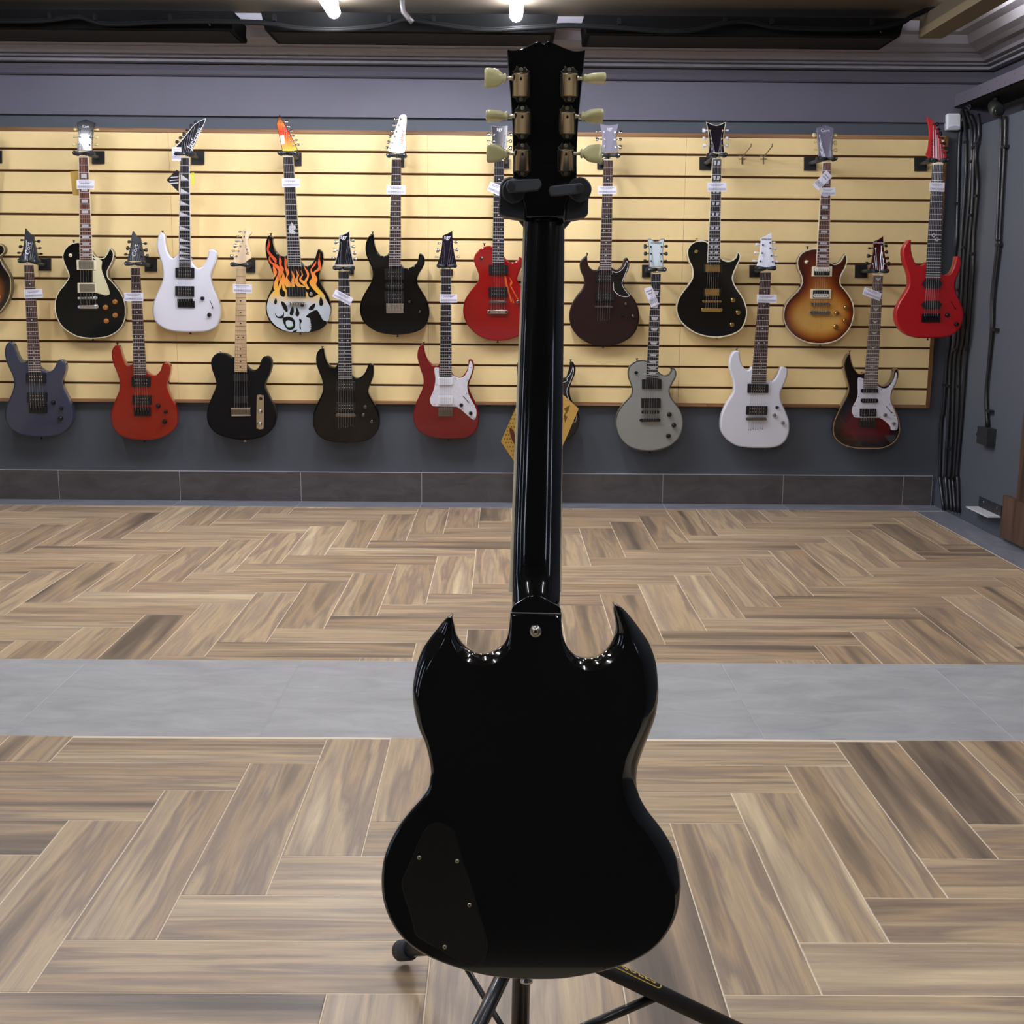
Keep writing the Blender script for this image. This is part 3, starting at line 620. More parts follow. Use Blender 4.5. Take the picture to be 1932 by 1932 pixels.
            if len(hw) > 4: v, f = tubev([q+Vector((0, -.0146, 0)), q+Vector((0, -.0152, 0))], r_*.42, 12); obj('knob_cap', v, f, hw[4], kb)
        elif k == 'toggle':
            c = pts(hw[1])[0]; q = pl.at(c, 0); v, f = merge(tubev([q, q+Vector((0, -.004, 0))], .008, 14), tubev([q+Vector((0, -.004, 0)), q+Vector((.004, -.018, .003))], [.0028, .0036], 8)); obj('toggle_switch', v, f, hw[2], root, sm=True)
        elif k == 'switch':
            a, b_ = pts(hw[1]); n_ = (b_[1]-a[1], a[0]-b_[0]); L_ = math.hypot(*n_); n_ = (n_[0]/L_*.5, n_[1]/L_*.5)
            oo = .0035 if g.get('guard') else 0
            s0 = prism('selector_switch', [(a[0]+n_[0], a[1]+n_[1]), (b_[0]+n_[0], b_[1]+n_[1]), (b_[0]-n_[0], b_[1]-n_[1]), (a[0]-n_[0], a[1]-n_[1])], pl, .001+oo, .001, M_BLK, root)
            q = pl.at(b_, oo); v, f = tubev([q, q+Vector((0, -.012, 0))], [.0022, .0032], 8); obj('switch_tip', v, f, M_BLK, s0)
        elif k == 'guard':
            gd = smooth(P(hw[1]), 4); prism('pickguard', gd, pl, .003, .0026, hw[2], root, bev=.5)
            if len(hw) > 3 and hw[3]:
                o1, o2 = gd, inset(gd, .9)
                v, f = rings([[pl.at(p, .0005) for p in o1], [pl.at(p, .0034) for p in o1], [pl.at(p, .0034) for p in o2]], cap=False); obj('pickguard_edge', v, f, hw[3], root)
            for c in pts(hw[4]) if len(hw) > 4 else []: prism('screw', disc(c, .8, 8), pl, .004, .002, M_BLK, root)
        elif k == 'shape':
            prism(hw[2], smooth(P(hw[1]), 3), pl, hw[4] if len(hw) > 4 else .0012, .0012, hw[3], root)
    # strings
    ns = g.get('ns', 6); (bx0, by0), (bx1, by1) = pts(g['sb']); vf = []
    for i in range(ns):
        u = (i+.5)/ns; a = Q(.08+.84*i/(ns-1), 0); e = (bx0+(bx1-bx0)*i/(ns-1), by0+(by1-by0)*i/(ns-1))
        p0, p1 = pl.at(a, fo+.0025), pl.at(e, .0165); vf.append(tubev([p0, p1], .00062-.00004*i, 4))
        if posts and i < len(posts):
            hs_ = sorted(posts, key=lambda p: p[0] if not (g.get('tl') and g.get('tr')) else (0, -p[1]) if p[0] < hx else (1, p[1]) if False else (0, -p[1]) if p[0] < hx else (1, p[1]))
            if i < len(hs_): vf.append(tubev([p0, hp.at(hs_[i], .006)], .0005, 4))
    if g.get('sx'):
        (cx0, cy0), (cx1, cy1) = pts(g['sx'])
        for i in range(ns):
            e = (bx0+(bx1-bx0)*i/(ns-1), by0+(by1-by0)*i/(ns-1)); e2 = (cx0+(cx1-cx0)*i/(ns-1), cy0+(cy1-cy0)*i/(ns-1)-(1.5 if i % 3 == 2 else 0)); vf.append(tubev([pl.at(e, .0165), pl.at(e2, .0)], .0006, 4))
            prism('ferrule', disc(e2, .9, 8), pl, .0008, .001, M_CHRD, root)
    v, f = merge(*vf); obj('strings', v, f, M_STR, root)
    # strap buttons
    bt = max(out, key=lambda p: p[1]); sp = [bt]
    if g.get('strap'): sp.append(pts(g['strap'])[0])
    for i, p in enumerate(sp):
        q = pl.at(p, -.021); d = Vector((0, 0, -1 if i == 0 else 1))
        v, f = tubev([q-d*.004, q+d*.005, q+d*.007, q+d*.010], [.003, .003, .0065, .0065], 10); obj('strap_button', v, f, g.get('sbm', M_CHRD), root, sm=True)
    if g.get('plate'):
        pq = pts(g['plate']); hy = (nut[0][1]+nut[1][1])/2 - 7.5
        yx, yy = pts(g['yoke'])[0] if g.get('yoke') else ((nut[0][0]+nut[1][0])/2, hy)
        hanger(Pl(pl.y0, pl.s, pl.z0), yx, yy, pq, g, g.get('yw', 30), 'black guitar hanger holding the '+g['short'])
    for tg, lab in g.get('tags', []): tag(pts(tg), pl, lab)
    return root, pl
UP = 'electric guitars hanging in the upper row'; LO = 'electric guitars hanging in the lower row'
def paint(h, rough=.1, coat=.6, **k): return mat(h, rough, coat=coat, spec=.3, **k)
K_ = mat('0c0c0d', .25); KAMB = mat('b5702c', .2, coat=1); KGOLD = mat('cda45c', .25, metal=1); KW = mat('dcdce2', .3)
RW = mat('3d4046', .4)
G = []
G.append(dict(label='black single-cutaway guitar with cream pickguard and amber knobs, upper row', short='black single-cutaway guitar with cream pickguard', group=UP, mat=paint('040404', .08, .15), side=paint('3a2418'), bind=M_CREAM,
 body="B 1168,290! 1100,292 1010,325 945,395 915,480 925,560 965,660 1003,750 1000,810 950,890 870,990 820,1090 800,1200 810,1310 845,1420 910,1520 1010,1600 1130,1660 1280,1685 1430,1683 1570,1660 1690,1600 1770,1520 1815,1420 1830,1310 1822,1190 1790,1080 1730,980 1640,870 1590,820 1567,780 1568,700 1610,620 1645,540 1655,460 1640,410 1600,365! 1570,440 1520,510 1450,522 1395,500 1340,430!",
 nut="A 1152,745 1280,745", end="B 1170,545 1340,545", fb=M_ROSER, neck=M_ROSER, nbind=M_CREAM, inlay='block', head="A 1125,240! 1250,195! 1383,245! 1365,330 1345,450 1335,560 1340,650! 1120,650! 1130,560 1140,450 1135,330", hmat=paint('08080d', .12), km=mat('d9c98d', .35),
 tl="A 1105,340 1100,450 1090,560", tr="A 1415,345 1405,455 1405,560", text=[('Cort', 'A 1250,300', 5, 0, KW)],
 hw=[('guard', "B 1345,500! 1390,510 1470,545 1487,575 1480,640 1485,700 1530,820 1580,950 1595,1010 1590,1050 1540,1062 1480,1045 1420,1030! 1415,880! 1350,870! 1350,700! 1395,695! 1395,545!", mat('ded8ae', .35)), ('cov', "B 1115,543 1397,545 1400,693 1120,690", M_CREAM, M_NICK, .34), ('cov', "B 1130,877 1410,877 1415,1022 1132,1022", M_CREAM, M_NICK, .68),
  ('bar', "B 1145,1080 1425,1120", M_CHR), ('bar', "B 1135,1198 1440,1260", M_CHR, 'tailpiece'), ('knob', "B 1680,1155", KAMB, 5, M_GOLD), ('knob', "B 1540,1237", KAMB, 5, M_GOLD), ('knob', "B 1683,1350", KAMB, 5, M_GOLD), ('knob', "B 1553,1435", KAMB, 5, M_GOLD), ('toggle', "B 1030,477", M_CREAM)],
 sb="B 1180,1215 1400,1215", strap="B 1078,285", plate="A 1340,655 1520,842", tags=[("A 1115,1080 1378,1085 1372,1215 1120,1212", 'white price tag on the neck of the black single-cutaway guitar with cream pickguard')]))
G.append(dict(label='slate blue double-cutaway guitar with black hardware, lower row far left', short='slate blue guitar at the left end', group=LO, mat=paint('363b50', .25, var=.08, vscale=6),
 body="C 410,450! 385,478 350,490 310,475 270,420 230,330 200,240 165,200 130,200 90,240 72,320 75,400 100,500 150,610 190,700 207,790 190,890 150,1000 100,1110 75,1210 85,1330 130,1430 220,1510 330,1555 500,1578 700,1580 850,1550 950,1500 1020,1420 1060,1320 1062,1220 1040,1120 1000,1030 950,930 912,850 900,790 915,720 945,640 955,560 940,500 905,455 870,455 835,480 800,560 760,610 700,630 640,610 600,585!",
 nut="B 350,615 482,615", end="C 415,640 600,640", fb=M_ROSE, neck=M_MAPLE, frets=24, head="B 370,85! 440,165 490,178! 495,260 515,360 545,500 555,550! 255,550! 300,480 330,400 350,300 358,200", hmat=mat('24242a', .45), tm=M_BLK, tl="B 330,255 308,350 285,440", tr="B 560,272 572,370 592,457",
 text=[('Cort', 'B 412,375', 9, -82, KW)], hw=[('hum', "C 375,655 662,655 665,795 380,795"), ('hum', "C 390,935 680,935 682,1078 395,1078"), ('plate', "C 420,1100 680,1100 682,1230 425,1230", K_), ('knob', "C 778,1078", K_, 4), ('knob', "C 893,1163", K_, 3.6), ('knob', "C 885,1310", K_, 4.4)],
 sb="C 445,1150 640,1150", strap="C 175,195", plate="B 560,520 738,700", tags=[("B 350,975 612,968 622,1090 360,1108", 'white price tag on the neck of the slate blue guitar')], sbm=M_BLK))
G.append(dict(label='orange red double-cutaway guitar with black hardware, lower row', short='orange red guitar', group=LO, mat=paint('8e1c08', .12, var=.15, vscale=9),
 body="E 480,490! 450,525 410,535 360,510 320,430 290,330 265,255 235,240 200,260 170,310 160,380 180,500 220,600 265,720 280,800 270,900 230,1000 190,1100 150,1220 150,1320 170,1420 230,1510 330,1580 500,1620 680,1625 820,1610 950,1560 1060,1480 1110,1400 1120,1300 1110,1200 1070,1090 1010,980 975,890 965,820 990,720 1015,620 1015,560 990,515 940,495 900,525 880,590 850,640 800,680 750,680 700,655 660,620!",
 nut="D 435,655 567,655", end="E 480,682 665,682", fb=M_ROSE, neck=M_MAPLE, frets=24, head="D 467,118! 530,205 575,215! 590,300 620,450 640,560! 385,560! 410,450 435,330 450,200", hmat=mat('24242a', .45), tm=M_BLK, tl="D 425,280 403,372 375,465", tr="D 645,305 655,400 672,490",
 text=[('Cort', 'D 500,405', 9, -80, KW)], hw=[('hum', "E 445,705 725,705 725,842 450,845"), ('hum', "E 460,975 740,975 742,1112 465,1115"), ('plate', "E 485,1150 728,1150 728,1275 488,1275", K_), ('knob', "E 840,1125", K_, 4), ('knob', "E 950,1212", K_, 3.6), ('knob', "E 935,1355", K_, 4.4)],
 sb="E 510,1195 690,1195", strap="E 245,235", plate="D 640,530 818,715", tags=[("D 340,1020 620,1020 620,1145 345,1145", 'white price tag on the neck of the orange red guitar')], sbm=M_BLK))
G.append(dict(label='white guitar with slanted pointed headstock and shark fin inlays, upper row', short='white guitar with pointed headstock', group=UP, mat=paint('dfdfe9', .12), 
 body="D 1135,460! 1095,490 1050,520 1000,480 960,400 935,290 930,200 905,155 870,150 840,200 820,290 822,380 850,480 890,600 910,720 905,830 870,930 820,1040 775,1150 757,1270 770,1380 820,1470 900,1530 1020,1575 1180,1595 1350,1598 1520,1590 1620,1560 1700,1500 1735,1400 1745,1290 1730,1180 1690,1070 1640,960 1605,850 1600,770 1630,680 1670,580 1688,480 1680,420 1640,390 1605,388 1575,420 1560,500 1530,580 1480,640 1420,665 1370,640 1330,580 1310,520!",
 nut="a 1315,1148 1376,1148", end="D 1140,655 1310,655", fb=M_EBON, neck=mat('e8dfd2', .3), nbind=KW, frets=24, inlay='shark', inlm=KW, head="a 1282,1068! 1310,1040 1360,980 1420,905 1500,862! 1490,900 1460,950 1430,1020 1400,1085 1380,1120! 1320,1120!", hmat=paint('15151c', .2), hbind=KW, tm=mat('202026', .3),
 tl="a 1295,1035 1320,1005 1345,980 1370,948 1398,920 1430,888", text=[('Jackson', 'a 1421,1008', 11, -62, KW)],
 hw=[('hum', "D 1088,658 1362,660 1362,808 1090,800"), ('hum', "D 1085,925 1360,928 1360,1078 1087,1065"), ('plate', "D 1115,1110 1340,1110 1345,1160 1370,1160 1370,1240 1120,1235", K_), ('knob', "D 1485,1105", K_, 3.8), ('knob', "D 1585,1345", K_, 4), ('switch', "D 1590,1130 1635,1240")],
 sb="D 1135,1150 1315,1150", strap="D 905,148", plate="a 1395,1100 1487,1198", sbm=M_BLK, tags=[("a 1252,1073 1320,1073 1318,1172 1253,1172", 'white card hanging at the nut of the white guitar with pointed headstock')]))
G.append(dict(label='matte black blunt single-cutaway guitar with maple neck, lower row', short='matte black guitar with maple neck', group=LO, mat=mat('0c0c0e', .6, spec=.2), side=mat('2a211c', .5),
 body="G 555,415! 520,420 470,385 410,360 330,355 270,385 230,440 218,510 235,600 270,700 295,800 280,880 240,970 195,1080 165,1190 158,1290 180,1390 230,1470 320,1540 450,1590 620,1618 800,1615 950,1585 1060,1520 1130,1430 1160,1330 1165,1230 1140,1130 1090,1040 1040,940 1005,850 1020,760 1060,680 1090,600 1105,510 1090,440 1050,405 1000,405 960,440 935,520 900,580 850,605 800,600 760,570 740,540!",
 nut="F 585,668 718,668", end="G 558,630 738,635", fb=M_MAPLE, neck=M_MAPLE, frets=22, inlm=M_BLK, fretm=mat('b0916a', .35, metal=.3), head="F 590,600! 545,560 565,480 610,370 650,270 680,180 690,110 735,85 785,95 808,150 770,200 755,270 780,370 805,470 800,520 740,560 720,600!", hmat=M_MAPLE, tl="F 650,130 622,200 600,268 577,340 552,412 527,485",
 hw=[('hum', "G 535,668 762,668 765,775 538,775", mat('0e0e10', .4)), ('hum', "G 545,985 762,985 765,1092 548,1095", mat('0e0e10', .4)), ('plate', "G 505,1150 790,1150 795,1275 515,1280", M_CHR, M_CHRD), ('shape', "G 885,1010 905,968 935,962 970,975 988,1010 985,1420 965,1460 932,1470 895,1455 880,1420", 'control_plate', M_NICK, .0025), ('knob', "G 935,1205", M_CHR, 4.6), ('knob', "G 930,1390", M_CHR, 4.6), ('toggle', "G 945,1020", M_BLK)],
 sb="G 560,1165 745,1165", strap="G 355,350", plate="F 725,545 860,730", tags=[("F 535,893 812,900 810,1030 540,1020", 'white price tag on the maple neck of the matte black guitar')], sbm=M_CREAM))
FLAME = grad_mat('flame_paint', [(0, 'c0c8d0'), (.18, 'c0c8d0'), (.36, 'e8b83e'), (.55, 'f2953a'), (.78, 'e0592a'), (1, 'c8401f')], 'height', .15)
G.append(dict(name='painted_electric_guitar', label='black guitar painted with orange flames and a white skull, upper row', short='flame painted guitar', group=UP, mat=paint('080404', .1, .2), bind=None,
 body="F 1335,460! 1310,485 1270,490 1210,470 1150,400 1120,310 1110,220 1090,190 1060,190 1030,240 1012,330 1015,430 1040,540 1090,660 1130,770 1125,880 1100,970 1050,1070 1018,1180 1018,1290 1045,1390 1100,1480 1200,1550 1330,1595 1480,1605 1650,1600 1800,1560 1890,1490 I 390,1400 418,1300 415,1200 385,1090 330,990 275,900 245,830 245,760 270,680 300,590 305,500 295,430 265,395 235,390 210,450 190,520 150,590 90,630 30,630 F 1530,570!",
 nut="H 420,735 560,735", end="F 1345,642 1525,642", fb=M_EBON, neck=M_ROSE, nbind=mat('b9a67c', .5), frets=24, inlay='ring', ink=(), head="H 365,122! 400,190 470,320 560,490 632,640! 600,660! 410,660! 385,540 345,360 325,270 345,190", hmat=grad_mat('head_flame', [(.2, 'f0c84e'), (.45, 'f0702a'), (.6, 'c8301a'), (.75, 'f07a2c'), (.9, '1a0a0a')], 'height', .15), hbind=mat('1a1210', .3), tm=M_CHR,
 tr="H 460,225 495,300 530,365 565,435 600,500 632,565",
 hw=[('emg', "F 1325,940 1598,940 1598,1080 1330,1078"), ('bar', "F 1340,1162 1605,1202", M_CHR), ('knob', "F 1680,1040", M_CHR, 4), ('knob', "F 1548,1200", K_, 3.8)],
 sb="F 1370,1180 1575,1180", strap="F 1092,185", plate="H 560,680 685,868", yoke="H 490,685", tags=[("H 400,1052 655,1055 665,1180 405,1185", 'white price tag on the neck of the flame painted guitar')]))
G.append(dict(label='glossy black guitar with hooked horns and pale wooden headstock, upper row', short='glossy black guitar with pale headstock', group=UP, mat=paint('030304', .06, .15), 
 body="I 1262,440! 1240,470 1195,488 1140,470 1090,410 1060,330 1045,230 1040,170 1010,165 975,200 935,280 922,370 935,470 980,580 1020,670 1033,770 1010,860 960,950 900,1050 855,1160 843,1270 860,1370 910,1460 1000,1540 1120,1600 1300,1635 1480,1632 1640,1600 1760,1540 1830,1440 1855,1330 1845,1220 1810,1110 1750,1010 1690,910 1675,830 1700,750 1750,670 1785,590 1785,520 1760,470 1720,450 1700,480 1690,550 1650,610 1590,650 1540,665 1480,655 1435,600!",
 nut="b 1118,1160 1185,1160", end="I 1262,640 1435,640", fb=M_ROSE, neck=M_MAPLE, frets=24, dotu=.45, head="b 1118,1110! 1090,1100 1100,1060 1130,980 1165,880 1175,845 1200,833 1224,845 1225,900 1215,1000 1222,1060 1215,1100 1185,1125!", hmat=mat('e6d8bd', .3), tl="b 1147,868 1137,912 1124,958 1110,993 1098,1037 1087,1078",
 text=[('YAMAHA', 'b 1197,1000', 5, -88, mat('a8342a', .4))],
 hw=[('hum', "I 1200,670 1490,670 1490,832 1205,832"), ('sin', "I 1205,875 1485,875 1480,970 1210,965"), ('hum', "I 1195,1000 1485,1000 1485,1160 1205,1160"), ('plate', "I 1225,1172 1480,1172 1480,1322 1225,1322", M_CHR), ('knob', "I 1570,1160", K_, 4, M_CHR), ('knob', "I 1715,1310", K_, 4, M_CHR)],
 sb="I 1255,1235 1450,1235", strap="I 1028,160", plate="b 1150,1130 1207,1217", tags=[("b 1078,1350 1218,1352 1215,1418 1080,1415", 'white price tag on the neck of the glossy black guitar with pale headstock')]))
G.append(dict(label='black seven-string guitar with horned body and black pickups, lower row', short='black seven-string guitar', group=LO, mat=paint('040405', .1, .12), ns=7,
 body="J 525,490! 500,545 460,560 410,545 360,480 330,390 315,300 290,288 260,300 220,350 203,430 210,520 245,630 285,730 305,830 295,930 250,1030 200,1140 165,1250 157,1360 175,1460 230,1550 330,1620 470,1655 640,1662 800,1655 950,1625 1050,1560 1110,1470 1130,1370 1120,1260 1080,1150 1020,1040 970,950 968,880 1000,790 1035,700 1043,610 1035,540 1000,508 970,515 945,580 910,650 860,700 800,720 760,705 730,680!",
 nut="I 530,705 685,705", end="J 525,742 730,742", fb=M_EBON, neck=M_ROSE, frets=24, head="I 690,122! 692,200 700,330 720,450 750,580 755,620! 470,620! 500,520 530,400 540,280 540,190! 600,175 650,150", hmat=paint('121318', .15), hbind=mat('a9acb4', .3), tl="I 500,285 480,405 460,515", tr="I 735,262 745,350 760,440 778,525",  # pale headstock binding draws the glare along the headstock edge
 text=[('sgr', 'I 605,212', 8, 0, KW)], hw=[('hum', "J 488,775 785,775 785,900 488,900"), ('hum', "J 488,1080 788,1080 788,1205 488,1205"), ('bar', "J 485,1238 787,1292", M_CHRD), ('knob', "J 925,1142", M_CHRD, 3.8), ('knob', "J 897,1257", M_CHRD, 3.8), ('knob', "J 1015,1355", M_CHRD, 4)],
 sb="J 530,1265 745,1265", sx="J 530,1455 740,1425", strap="J 295,285", plate="I 640,690 752,755", yoke="I 605,660", yw=32, tags=[("I 490,972 745,1100 700,1210 440,1075", 'tilted white price tag on the neck of the black seven-string guitar')]))
G.append(dict(label='red guitar with white pearl pickguard and white pickups, lower row', short='red guitar with pearl pickguard', group=LO, mat=paint('6e080c', .12),
 body="L 540,500! 520,520 480,530 430,520 370,460 330,370 310,280 300,235 280,225 245,260 220,320 210,400 225,480 260,600 295,700 302,790 285,880 240,980 190,1090 160,1190 150,1290 170,1390 220,1480 320,1550 450,1590 620,1608 800,1605 950,1585 1060,1500 1105,1400 1112,1280 1100,1170 1050,1060 1000,960 965,870 970,790 1005,700 1035,600 1040,530 1020,470 985,445 960,455 955,510 940,590 900,660 850,705 800,710 750,690 712,640!",
 nut="K 560,672 702,672", end="L 537,705 712,705", fb=M_EBON, neck=M_ROSE, dotu=.8, frets=24, head="K 722,118! 725,250 740,400 775,560 780,620! 495,620! 530,520 560,400 575,280 580,190! 640,165 690,140", hmat=paint('1a1420', .15), tl="K 530,300 515,402 492,500", tr="K 768,282 780,392 798,498", text=[('sgr', 'K 650,214', 8, 0, KW)], guard=1,
 hw=[('guard', "L 460,590 475,565 530,570! 535,700! 712,700! 712,665! 760,700 830,720 900,690 945,610 965,520 980,480 1000,480 1018,530 1015,600 985,700 950,780 940,860 960,960 1010,1060 1060,1150 1075,1240 1055,1320 1020,1325 960,1280 870,1200 790,1140! 480,1135 420,1110 395,1060 405,1000 440,920 465,830 475,740 465,650", M_PEARL, None, "L 483,597 493,818 447,948 460,1103 755,1112 1008,1118 1042,1308 930,948 938,755 993,570 777,738"),
  ('humf', "L 517,710 728,708 728,824 520,824", mat('e6e6ec', .3), M_INL), ('humf', "L 513,985 731,985 731,1105 515,1105", mat('e6e6ec', .3), M_INL), ('plate', "L 515,1155 730,1155 728,1280 518,1280", M_CHRD), ('knob', "L 853,1115", K_, 3.8), ('knob', "L 990,1232", K_, 3.8), ('switch', "L 880,985 955,1068")],
 sb="L 540,1190 700,1190", strap="L 305,220", plate="K 552,680 728,772", yoke="K 640,630", yw=30, tags=[("K 540,1042 793,1045 793,1165 540,1165", 'white price tag on the neck of the red guitar with pearl pickguard')]))
G.append(dict(label='red single-cutaway guitar with orange scribbled signature, upper row beside the near neck', short='red single-cutaway guitar', group=UP, mat=paint('8a0a0c', .08),
 body="K 1308,340! 1240,340 1150,370 1080,430 1042,500 1040,570 1070,660 1105,750 1105,830 1060,910 980,1010 910,1120 882,1230 885,1340 920,1450 990,1550 1090,1640 1210,1700 1350,1722 1480,1718 1600,1690 1720,1640 1830,1560 1880,1450 1895,1330 1880,1210 1830,1080 1760,970 1700,900 1670,830 1690,740 1735,640 1748,570 1735,520 1700,495! 1680,540 1620,580 1560,575 1510,540 1475,490!",
 nut="h 398,1218 488,1218", end="K 1305,597 1475,600", fb=M_EBON, neck=M_ROSE, dotu=.5, frets=22, head="h 373,902! 440,915 520,903! 515,1000 510,1080 520,1180! 385,1180! 380,1050 380,980", hmat=paint('191525', .12), hbind=mat('3a3030', .3), tl="h 352,985 350,1045 350,1105", tr="h 545,985 542,1045 542,1108", text=[('sgr', 'h 448,935', 7, 0, KW)],
 hw=[('hum', "K 1253,618 1532,618 1532,757 1255,757"), ('hum', "K 1250,943 1525,940 1527,1092 1252,1087"), ('bar', "K 1255,1138 1515,1178", M_CHRD), ('bar', "K 1228,1272 1537,1332", M_CHR, 'tailpiece'), ('knob', "K 1675,1155", M_CHR, 3.6), ('toggle', "K 1145,518", M_CHR),
  ('shape', "K 1485,800 1500,780 1515,830 1525,900 1560,1030 1590,1130 1575,1160 1540,1040 1500,920", 'signature', mat('c8561c', .4)), ('shape', "K 1550,795 1580,830 1600,880 1580,920 1610,980 1680,1110 1700,1130 1690,1140 1620,1030 1560,910 1575,860", 'signature', mat('c8561c', .4)), ('shape', "K 1600,1100 1620,1165 1605,1170", 'signature', mat('c8561c', .4))],
 sb="K 1290,1290 1480,1290", strap="K 1188,330", plate="h 470,1205 535,1292", tags=[("h 365,1415 470,1450 445,1545 332,1490", 'tilted white price tag on the neck of the red single-cutaway guitar')]))
G.append(dict(label='satin walnut brown double-cutaway guitar with black pickguard, upper row', short='walnut brown guitar', group=UP, mat=mat('24100f', .4, coat=.15, spec=.3),
 body="M 625,640! 600,685 550,690 500,670 465,620 450,550 445,475! 400,505 355,560 342,630 360,720 400,800 410,880 380,960 310,1050 240,1160 200,1270 187,1370 205,1480 250,1580 340,1680 470,1760 640,1795 800,1790 950,1750 1080,1670 1160,1570 1200,1450 1205,1330 1180,1210 1130,1110 1060,1030 1000,960 975,890 985,810 1030,720 1060,640 1055,570 1035,520 1010,512 985,540 970,600 940,650 890,685 840,680 800,650!",
 nut="c 345,1165 411,1165", end="M 625,697 800,697", fb=M_ROSE, neck=M_ROSE, frets=24, head="c 318,903! 385,915 455,903! 440,960 438,1030 448,1110! 328,1110! 335,1040 330,960", hmat=mat('7d7888', .35, coat=.3), tl="c 300,960 298,1015 302,1065", tr="c 463,963 460,1017 460,1072", text=[('sgr', 'c 388,938', 7, 0, KW)],  # grey headstock colour paints the glare on its dark wood
 hw=[('guard', "M 805,700! 870,725 930,700 985,640 1015,565 1030,560 1045,600 1040,660 1000,760 965,850 960,900 1000,980 1065,1065 1000,1085 930,1070 870,1030 830,980! 820,760!", paint('0c0d0e', .08), KW), ('hum', "M 560,738 832,738 832,868 562,868"), ('hum', "M 558,1008 845,1008 845,1142 560,1142"), ('bar', "M 555,1212 818,1248", M_CHRD), ('knob', "M 1010,1185", M_CHRD, 3.4), ('knob', "M 1115,1360", M_CHRD, 3.4), ('toggle', "M 955,1360", M_BLK)],
 sb="M 605,1230 780,1230", sx="M 600,1432 770,1418", strap="M 447,470", plate="c 297,1160 347,1232", yoke="c 392,1132", tags=[("c 300,1357 438,1357 438,1415 302,1415", 'white price tag on the neck of the walnut brown guitar')]))
G.append(dict(label='glossy black single-cutaway guitar with gold hardware and cream binding, upper row', short='black guitar with gold hardware', group=UP, mat=paint('030303', .08, .15), side=mat('d9c69a', .35), bind=M_CREAM, bw=1.6,
 body="O 660,290! 620,270 550,262 470,280 400,330 365,400 362,470 385,560 425,640 440,720 435,800 400,870 330,960 260,1060 215,1160 203,1270 225,1370 280,1460 370,1540 480,1610 620,1655 760,1672 880,1665 1020,1630 1130,1570 1190,1480 1225,1370 1228,1270 1200,1160 1150,1060 1080,960 1035,870 1022,800 1045,720 1090,620 1130,530 1135,480 1115,440 1085,428! 1080,480 1050,525 1000,555 950,562 890,545 830,500!",
 nut="c 1140,1158 1201,1158", end="O 660,587 832,587", fb=M_EBON, neck=M_ROSE, nbind=M_CREAM, inlay='split', ink=(1, 3, 5, 7, 9, 12, 15, 17, 19, 21), inlm=M_PEARL, head="c 1090,888! 1165,915 1236,888! 1222,960 1218,1040 1226,1115! 1108,1115! 1112,1040 1105,960", hmat=paint('1c1820', .1), hbind=M_CREAM, tm=M_GOLD, km=mat('dcd9dc', .3), tl="c 1078,950 1080,1008 1082,1062", tr="c 1241,950 1239,1008 1239,1060",
 hw=[('cov', "O 592,597 872,597 872,735 592,735", paint('0a0a0a'), M_GOLD, .3), ('cov', "O 585,945 860,945 857,1085 585,1085", paint('0a0a0a'), M_GOLD, .7), ('bar', "O 578,1128 857,1168", M_GOLD), ('bar', "O 558,1243 877,1303", M_GOLD, 'tailpiece'), ('knob', "O 1025,1130", M_GOLD, 5), ('knob', "O 1097,1312", M_GOLD, 5), ('knob', "O 1010,1487", M_GOLD, 5), ('toggle', "O 487,422", M_GOLD)],
 sb="O 630,1262 800,1262", strap="O 497,258", plate="c 1043,1145 1127,1237", tags=[("c 1098,1330 1238,1330 1240,1397 1100,1397", 'blank white price tag on the neck of the black guitar with gold hardware')], sbm=M_GOLD))
G.append(dict(label='silver grey single-cutaway guitar with black hardware, lower row', short='silver grey guitar', group=LO, mat=mat('8f918c', .35, coat=.4, var=.06, vscale=400), side=mat('8a8878', .4), bind=mat('3a3a36', .3), bw=.8,
 body="N 1378,285! 1310,278 1230,300 1165,350 1140,420 1145,500 1175,580 1195,650 1180,730 1120,800 1050,880 1000,970 978,1080 990,1180 1030,1280 1110,1370 1220,1430 1360,1455 1490,1453 1620,1420 1730,1360 1810,1270 1850,1160 1855,1050 1830,950 1780,870 1710,780 1680,700 1680,650 1710,580 1755,500 1765,440 1745,390 1725,385 1700,375! 1700,420 1665,465 1610,475 1560,450 1530,420!",
 nut="M 1390,742 1520,742", end="N 1375,508 1530,515", fb=M_EBON, neck=M_ROSE, inlay='trap', head="M 1330,240! 1370,240 1420,270 1450,275 1490,265 1530,240 1575,240! 1560,320 1550,430 1555,560 1550,650! 1355,650! 1350,540 1350,400 1340,300", hmat=mat('b9c4c6', .35), hbind=mat('5a5f60', .4), tm=mat('1c1c1e', .3), tl="M 1300,348 1302,452 1297,555", tr="M 1592,345 1590,455 1585,558",
 text=[('schecter', 'M 1455,292', 4.6, 0, RW)], hw=[('emg', "N 1320,523 1573,523 1573,647 1320,647"), ('emg', "N 1312,768 1562,768 1562,892 1312,892"), ('bar', "N 1313,928 1548,970", K_), ('bar', "N 1288,1033 1562,1075", K_, 'tailpiece'), ('knob', "N 1675,980", K_, 4.4), ('knob', "N 1735,1120", K_, 4.4), ('knob', "N 1663,1258", K_, 4.4), ('toggle', "N 1243,435", K_)],
 sb="N 1340,1050 1500,1050", strap="N 1255,275", plate="M 1248,615 1372,797", tags=[("M 1275,965 1390,925 1495,1185 1380,1240", 'steeply tilted white price tag on the neck of the silver grey guitar')], sbm=M_BLK))
